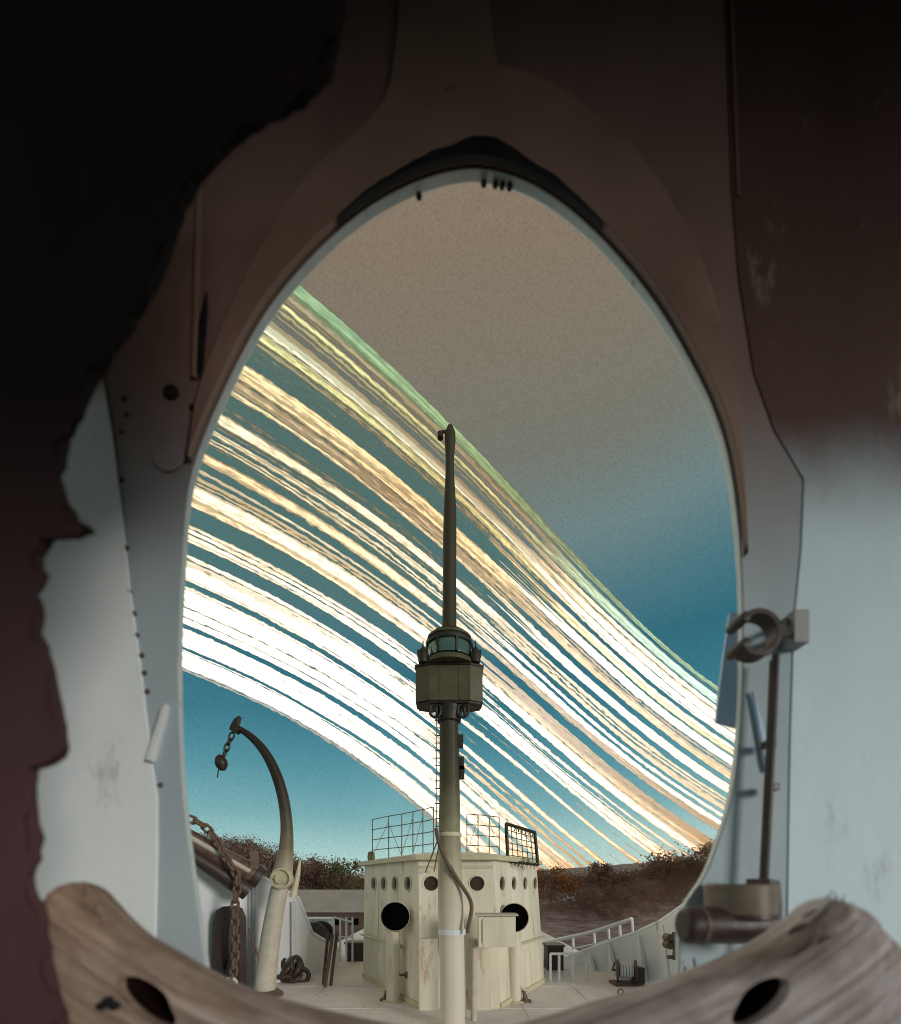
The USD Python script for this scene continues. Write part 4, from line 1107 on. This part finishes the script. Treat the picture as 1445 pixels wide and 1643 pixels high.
# ---------------------------------------------------------------- pole clip and rollers on the plating, right
t = Thing("pole_clip", "dark open ring clip on a bracket at the right edge of the opening", "clip", Q(1212, 1020, -.05))
c = P(1209, 1021, .74)
r_ = 33 / F * .74
ang = np.radians(np.linspace(-141, 141, 40))
sec = []
th_, wd = .0042, .014
Vv, Ff = [], []
for a in ang:
    for rr, yy in ((r_ - th_, -wd), (r_ + th_, -wd), (r_ + th_, wd), (r_ - th_, wd)):
        Vv.append((c[0] + math.cos(a) * rr * .98, c[1] + yy, c[2] + math.sin(a) * rr))
for i in range(len(ang) - 1):
    for j in range(4):
        Ff.append((4 * i + j, 4 * i + (j + 1) % 4, 4 * i + 4 + (j + 1) % 4, 4 * i + 4 + j))
Ff += [(3, 2, 1, 0), (len(Vv) - 4, len(Vv) - 3, len(Vv) - 2, len(Vv) - 1)]
ringm = trimesh.Trimesh(*meshkit.arrays((np.array(Vv), np.array(Ff)))[:2], process=False); ringm.fix_normals()
t.part("ring", ringm, ROLLER)
for s_ in (-1, 1):
    a = math.radians(141) * s_
    e = c + [math.cos(a) * r_, 0, math.sin(a) * r_]
    t.part("end_knob", lathe([(0, -.022), (.008, -.021), (.0095, 0), (.008, .021), (0, .022)], e, (0, 1, 0), 16), ROLLER)
t.part("bracket", box(Q(1264, 1020, -.016), [.026, .03, .056]), GREY_PLATE)
t.part("arm", join([box(P(1246, 1015, .745), [.014, .022, .02]), tube([P(1244, 1020, .745), Q(1262, 1024, -.014)], .006, 8), tube([P(1243, 1012, .75), Q(1258, 1000, -.01)], .0045, 8)]), ROLLER)
t = Thing("twin_rod", "pair of thin dark upright rods running down beside the opening on the right", "rod", P(1225, 1515, .76))
t.part("rod", tube([P(1244, 1050, .765), P(1240, 1150, .765), P(1231, 1330, .765), P(1222, 1500, .765)], .0058, 10), ROLLER)
t.part("rod", tube([P(1237, 1060, .77), P(1231, 1200, .77), P(1222, 1380, .77), P(1214, 1540, .77)], .0032, 10), STEEL_BROWN)
for x, y in ((1237, 1264), (1232, 1195)):
    t.part("guide", box(P(x, y, .775), [.014, .02, .012]), ROLLER)
t = Thing("roller", "dark brown horizontal roller on the plating at lower right", "roller", P(1165, 1485, .73))
rr = 30 / F * .73
x0_, x1_ = P(1093, 1485, .73)[0], P(1222, 1485, .73)[0]
L_ = x1_ - x0_
t.part("barrel", lathe([(0, 0), (rr * .75, 0), (rr * .93, .004), (rr, .012), (rr, L_ - .004), (0, L_)], [x0_, .73, P(0, 1485, .73)[2]], (1, 0, 0), 40), ROLLER)
t.part("end_band", lathe([(rr * .9, -.004), (rr * 1.03, -.003), (rr * 1.03, .004), (rr * .9, .005)], [x0_ + .028, .73, P(0, 1485, .73)[2]], (1, 0, 0), 40), STEEL_BROWN)
t.part("end_cheek", slab(xz([(1219, 1410), (1236, 1414), (1240, 1450), (1239, 1495), (1230, 1504), (1219, 1500)], .73), [], .71, .765), ROLLER)
t.part("axle_nut", lathe([(0, 0), (.011, 0), (.011, .02), (0, .02)], P(1212, 1510, .74), (1, 0, -.1), 6), WHITE_RAIL)
t = Thing("drum", "tan and brown upright drum behind the horizontal roller at lower right", "drum", P(1187, 1437, .76))
dr = 50 / F * .76
t.part("shell", lathe([(0, -.03), (dr, -.03), (dr, .019), (dr * .96, .022), (0, .022)], P(1186, 1440, .745), (0, 0, 1), 48), ROLLER_TAN)
t.part("collar", lathe([(dr * .8, -.034), (dr * 1.03, -.034), (dr * 1.03, -.026), (dr * .8, -.026)], P(1186, 1440, .745), (0, 0, 1), 48), ROLLER)
t = Thing("wire_hook", "thin bent wire hook on the pale plating under the roller", "hook", Q(1105, 1545, -.01))
t.part("shank", tube(curve([P(1112, 1538, .78), P(1114, 1555, .78), P(1109, 1568, .78), P(1103, 1566, .78), P(1100, 1552, .78)], 20), .0018, 6), STEEL_BROWN)
t.part("tip", tube(curve([P(1096, 1540, .785), P(1098, 1558, .785), P(1104, 1570, .785)], 10), .0014, 6), GREY_BOX)

# ---------------------------------------------------------------- weathered timber in the foreground
YT = .5
crest_px = [(40, 1560), (75, 1500), (104, 1458), (126, 1432), (141, 1420), (156, 1434), (185, 1465), (225, 1500), (270, 1526), (330, 1560), (400, 1592), (480, 1616), (560, 1636), (640, 1652), (722, 1662), (800, 1655), (870, 1638), (940, 1617), (1020, 1594), (1100, 1565), (1180, 1532), (1240, 1500), (1285, 1468), (1312, 1446), (1335, 1452), (1365, 1486), (1400, 1522), (1445, 1572), (1520, 1660)]
crest_px = [(x, y + 3) for x, y in crest_px]
cr = xz(crest_px, YT)
xs = np.linspace(cr[0, 0], cr[-1, 0], 420)
from scipy.interpolate import PchipInterpolator
zs = PchipInterpolator(cr[:, 0], cr[:, 1])(xs)
prof = []
for a in np.linspace(0, math.pi, 21):       # rounded top, from the front face over to the back
    prof.append((-math.cos(a) * .042, math.sin(a) * .022 - .022))
front = [(-.098, z) for z in np.linspace(-.34, -.08, 12)]
prof = [(-.048 - .006 * math.sin((z + .36) / .33 * 3.1), z) for z in np.linspace(-.36, -.03, 18)] + prof + [(.042, -.36)]
prof = np.array(prof)
Kp = len(prof)
Vt = np.zeros((len(xs), Kp, 3))
Vt[..., 0] = xs[:, None]; Vt[..., 1] = YT + prof[None, :, 0]; Vt[..., 2] = zs[:, None] + prof[None, :, 1]
flat = Vt.reshape(-1, 3)
kk = .00066 * F / YT
gp = np.stack([flat[:, 0] * 7, flat[:, 1] * 22, (flat[:, 2] - kk * flat[:, 0] ** 2) * 60], 1)
nz = meshkit.fbm(gp) if hasattr(meshkit, "fbm") else np.zeros(len(gp))
nz2 = meshkit.fbm(flat * 9 + 4.0)
flat[:, 1] -= nz * .006 + nz2 * .010
flat[:, 2] += nz * .004 + nz2 * .006
Fq = [(i * Kp + j, i * Kp + (j + 1) % Kp, (i + 1) * Kp + (j + 1) % Kp, (i + 1) * Kp + j) for i in range(len(xs) - 1) for j in range(Kp)]
Ft = [f3 for q_ in Fq for f3 in ((q_[0], q_[1], q_[2]), (q_[0], q_[2], q_[3]))]
n0 = len(flat)
flat = np.vstack([flat, flat[:Kp].mean(0), flat[-Kp - 0 - 0:][:Kp].mean(0)])
for j in range(Kp):
    Ft += [(n0, (j + 1) % Kp, j), (n0 + 1, (len(xs) - 1) * Kp + j, (len(xs) - 1) * Kp + (j + 1) % Kp)]
tm = trimesh.Trimesh(flat, np.array(Ft), process=False)
if tm.volume < 0:
    tm.invert()
log = m3.Manifold(m3.Mesh(np.asarray(tm.vertices, np.float32), np.asarray(tm.faces, np.uint32)))
BORES = []
for (x, y, a, w, h_) in ((240, 1607, -38, 58, 24), (1214, 1607, 36, 56, 24)):
    yf = YT - .052
    c = P(x, y, yf)
    cyl = m3.Manifold.cylinder(.118, 1, 1, 40).translate([0, 0, -.06]).scale([w / F * yf, h_ / F * yf, 1.0]).rotate([-90, 0, 0]).rotate([0, -a, 0]).translate([float(v) for v in c])
    log = log - cyl
    lin = m3.Manifold.cylinder(.048, 1, 1, 40) - m3.Manifold.cylinder(.2, .96, .96, 40).translate([0, 0, -.158])
    BORES.append(lin.scale([w / F * yf, h_ / F * yf, 1.0]).rotate([-90, 0, 0]).rotate([0, -a, 0]).translate([float(v) for v in c + np.array([0, .008, 0])]))
t = Thing("timber", "weathered curved timber with two dark oval holes across the bottom foreground", "timber", (0, YT, EYE - .3))
t.part("log", log, WOOD, smooth=40)
for bo in BORES:
    t.part("bore", bo, BORE, smooth=40)  # dark lining added so the holes look shaded inside
# splintered fibres standing from the two broken ends


def splinter(a, b, w, bend, d, seed):
    """A thin torn blade of wood, flat and slightly twisted."""
    r = np.random.default_rng(seed)
    A_, B_ = P(*a, YT + d), P(*b, YT + d)
    pts = curve([A_, (A_ + B_) / 2 + [bend, -.006, 0], B_ + [0, r.uniform(-.02, .01), 0]], 9)
    V, Ff = [], []
    al = B_ - A_; al = al / np.linalg.norm(al)
    for i, p_ in enumerate(pts):
        u_ = i / 8
        tw = .5 + 1.1 * u_ + r.normal(0, .15)
        wv = np.array([math.cos(tw) * .9, math.sin(tw), 0]); wv -= al * (wv @ al); wv /= np.linalg.norm(wv)
        tv = np.cross(al, wv)
        ww = w * (1 - u_ ** 1.6) * r.uniform(.75, 1.15) + .0006; tt = w * .16 * (1 - u_) + .0004
        V += [p_ - wv * ww, p_ + tv * tt, p_ + wv * ww, p_ - tv * tt]
    for i in range(8):
        for j in range(4):
            Ff.append((4 * i + j, 4 * i + (j + 1) % 4, 4 * i + 4 + (j + 1) % 4, 4 * i + 4 + j))
    Ff += [(3, 2, 1, 0), (32, 33, 34, 35)]
    m_ = trimesh.Trimesh(*meshkit.arrays((np.array(V), np.array(Ff)))[:2], process=False); m_.fix_normals()
    return m_


SPL = [((1285, 1475), (1325, 1436), .010, -.002, -.01), ((1262, 1502), (1330, 1428), .011, .004, -.03), ((1285, 1500), (1338, 1436), .009, .010, -.045), ((1300, 1490), (1346, 1446), .008, .012, -.06), 
       ((1275, 1530), (1350, 1462), .009, .010, -.075), ((1255, 1545), (1320, 1480), .008, .006, -.08), ((1310, 1500), (1334, 1432), .006, .006, -.02),
       ((122, 1474), (138, 1414), .010, -.003, -.0), ((140, 1480), (147, 1418), .008, .003, -.03), ((165, 1500), (158, 1438), .007, .004, -.05), ((108, 1490), (126, 1432), .008, -.004, -.03), ((180, 1510), (172, 1456), .006, .003, -.05)]
for i, (a, b, w, bd, d) in enumerate(SPL):
    t.part("splinter", splinter(a, b, w, bd, d * .5, i), WOOD, smooth=30)
for x, y in ((163, 1615), (173, 1607), (183, 1615)):
    t.part("nail_head", lathe([(0, -.002), (.0042, -.002), (.005, .003), (0, .004)], P(x, y, YT - .060), (0, 1, 0), 14), TAR)  # three dark dots copying a small trefoil mark, no nails known

# ---------------------------------------------------------------- near ragged iron sheet, and an unseen roof added to shade the bow
YH = .405
rag = [(560, -700), (560, -60), (556, 0), (547, 60), (530, 120), (490, 160), (440, 185), (400, 207), (365, 237), (335, 267), (312, 297), (290, 345), (268, 405), (243, 470), (213, 522), (180, 565), (153, 612), (128, 662), (105, 715), (97, 760), (107, 800), (128, 835), (150, 850), (120, 860), (82, 864), (65, 890), (71, 920), (61, 950), (69, 985), (62, 1010), (76, 1050), (85, 1090), (96, 1130), (104, 1180), (102, 1214), (85, 1226), (57, 1234), (52, 1280), (58, 1320), (66, 1345), (58, 1380), (49, 1410), (60, 1440), (71, 1470), (76, 1520), (88, 1580), (104, 1640), (112, 1800), (-700, 1800), (-700, -700)]
pts = np.array(rag[:-2], float)
fine = []
for i in range(len(pts) - 1):
    nseg = max(1, int(np.linalg.norm(pts[i + 1] - pts[i]) / 14))
    for k in range(nseg):
        q_ = pts[i] + (pts[i + 1] - pts[i]) * k / nseg
        fine.append(q_ + rng.normal(0, 2.0, 2))
fine.append(pts[-1]); fine += [np.array(p_) for p_ in rag[-2:]]
t = Thing("ragged_sheet", "rusty iron sheet with a ragged edge and shade painted over its top, close at the left", "sheet", (xz([(0, 1800)], YH)[0, 0], YH, EYE))
t.part("plate", slab(xz(fine, YH), [], YH - .004, YH + .004), SHADED_IRON, smooth=False)
flake = [p_ + np.array([-14 + 10 * math.sin(i * .9), 0]) + rng.normal(0, 3.5, 2) for i, p_ in enumerate(fine[:-2])] + [np.array([-700.0, 1800]), np.array([-700.0, -700])]
t.part("rust_layer", slab(xz(flake, YH - .008), [], YH - .0075, YH - .0045), SHADED_IRON, smooth=False)
t.part("hanger", tube([[-.12, YH + .006, EYE + .9], [-.12, YH + .006, 3.82]], .012, 8), SOOT)
OVER = 2.9  # reach of the out-of-view roof added to darken the plating top
t = Thing("overhang", "unseen dark roof added to shade the top of the bow plating", "overhang", (0, 0, 3.86))
t.part("roof_plate", box([1.2, (YP + .04 - OVER) / 2, 3.86], [7.0, YP + .04 + OVER, .06]), BROWN_PLATE)
for y in (-.9, 0.1):
    t.part("beam", box([1.2, y, 3.79], [7.0, .06, .08]), BROWN_PLATE)
for name_, group_ in {"cowl_ventilator": "cowl ventilators before the wheelhouse", "mooring_cleat": "mooring cleats at the ventilators' feet", "roof_railing": "wire railings on the wheelhouse roof", "bulwark": "bulwarks along the deck sides",
                      "white_railing": "white railings round the deck", "vent_box": "dark vent boxes beside the wheelhouse", "leaning_bar": "brown bars leaning before the cable drum", "brown_tree": "brown trees on the skyline"}.items():
    for p_ in stage.GetPrimAtPath("/World").GetChildren():
        if p_.GetName() == name_ or (p_.GetName()[:-4] == name_ and p_.GetName()[-3:].isdigit()):
            p_.SetCustomDataByKey("group", group_)
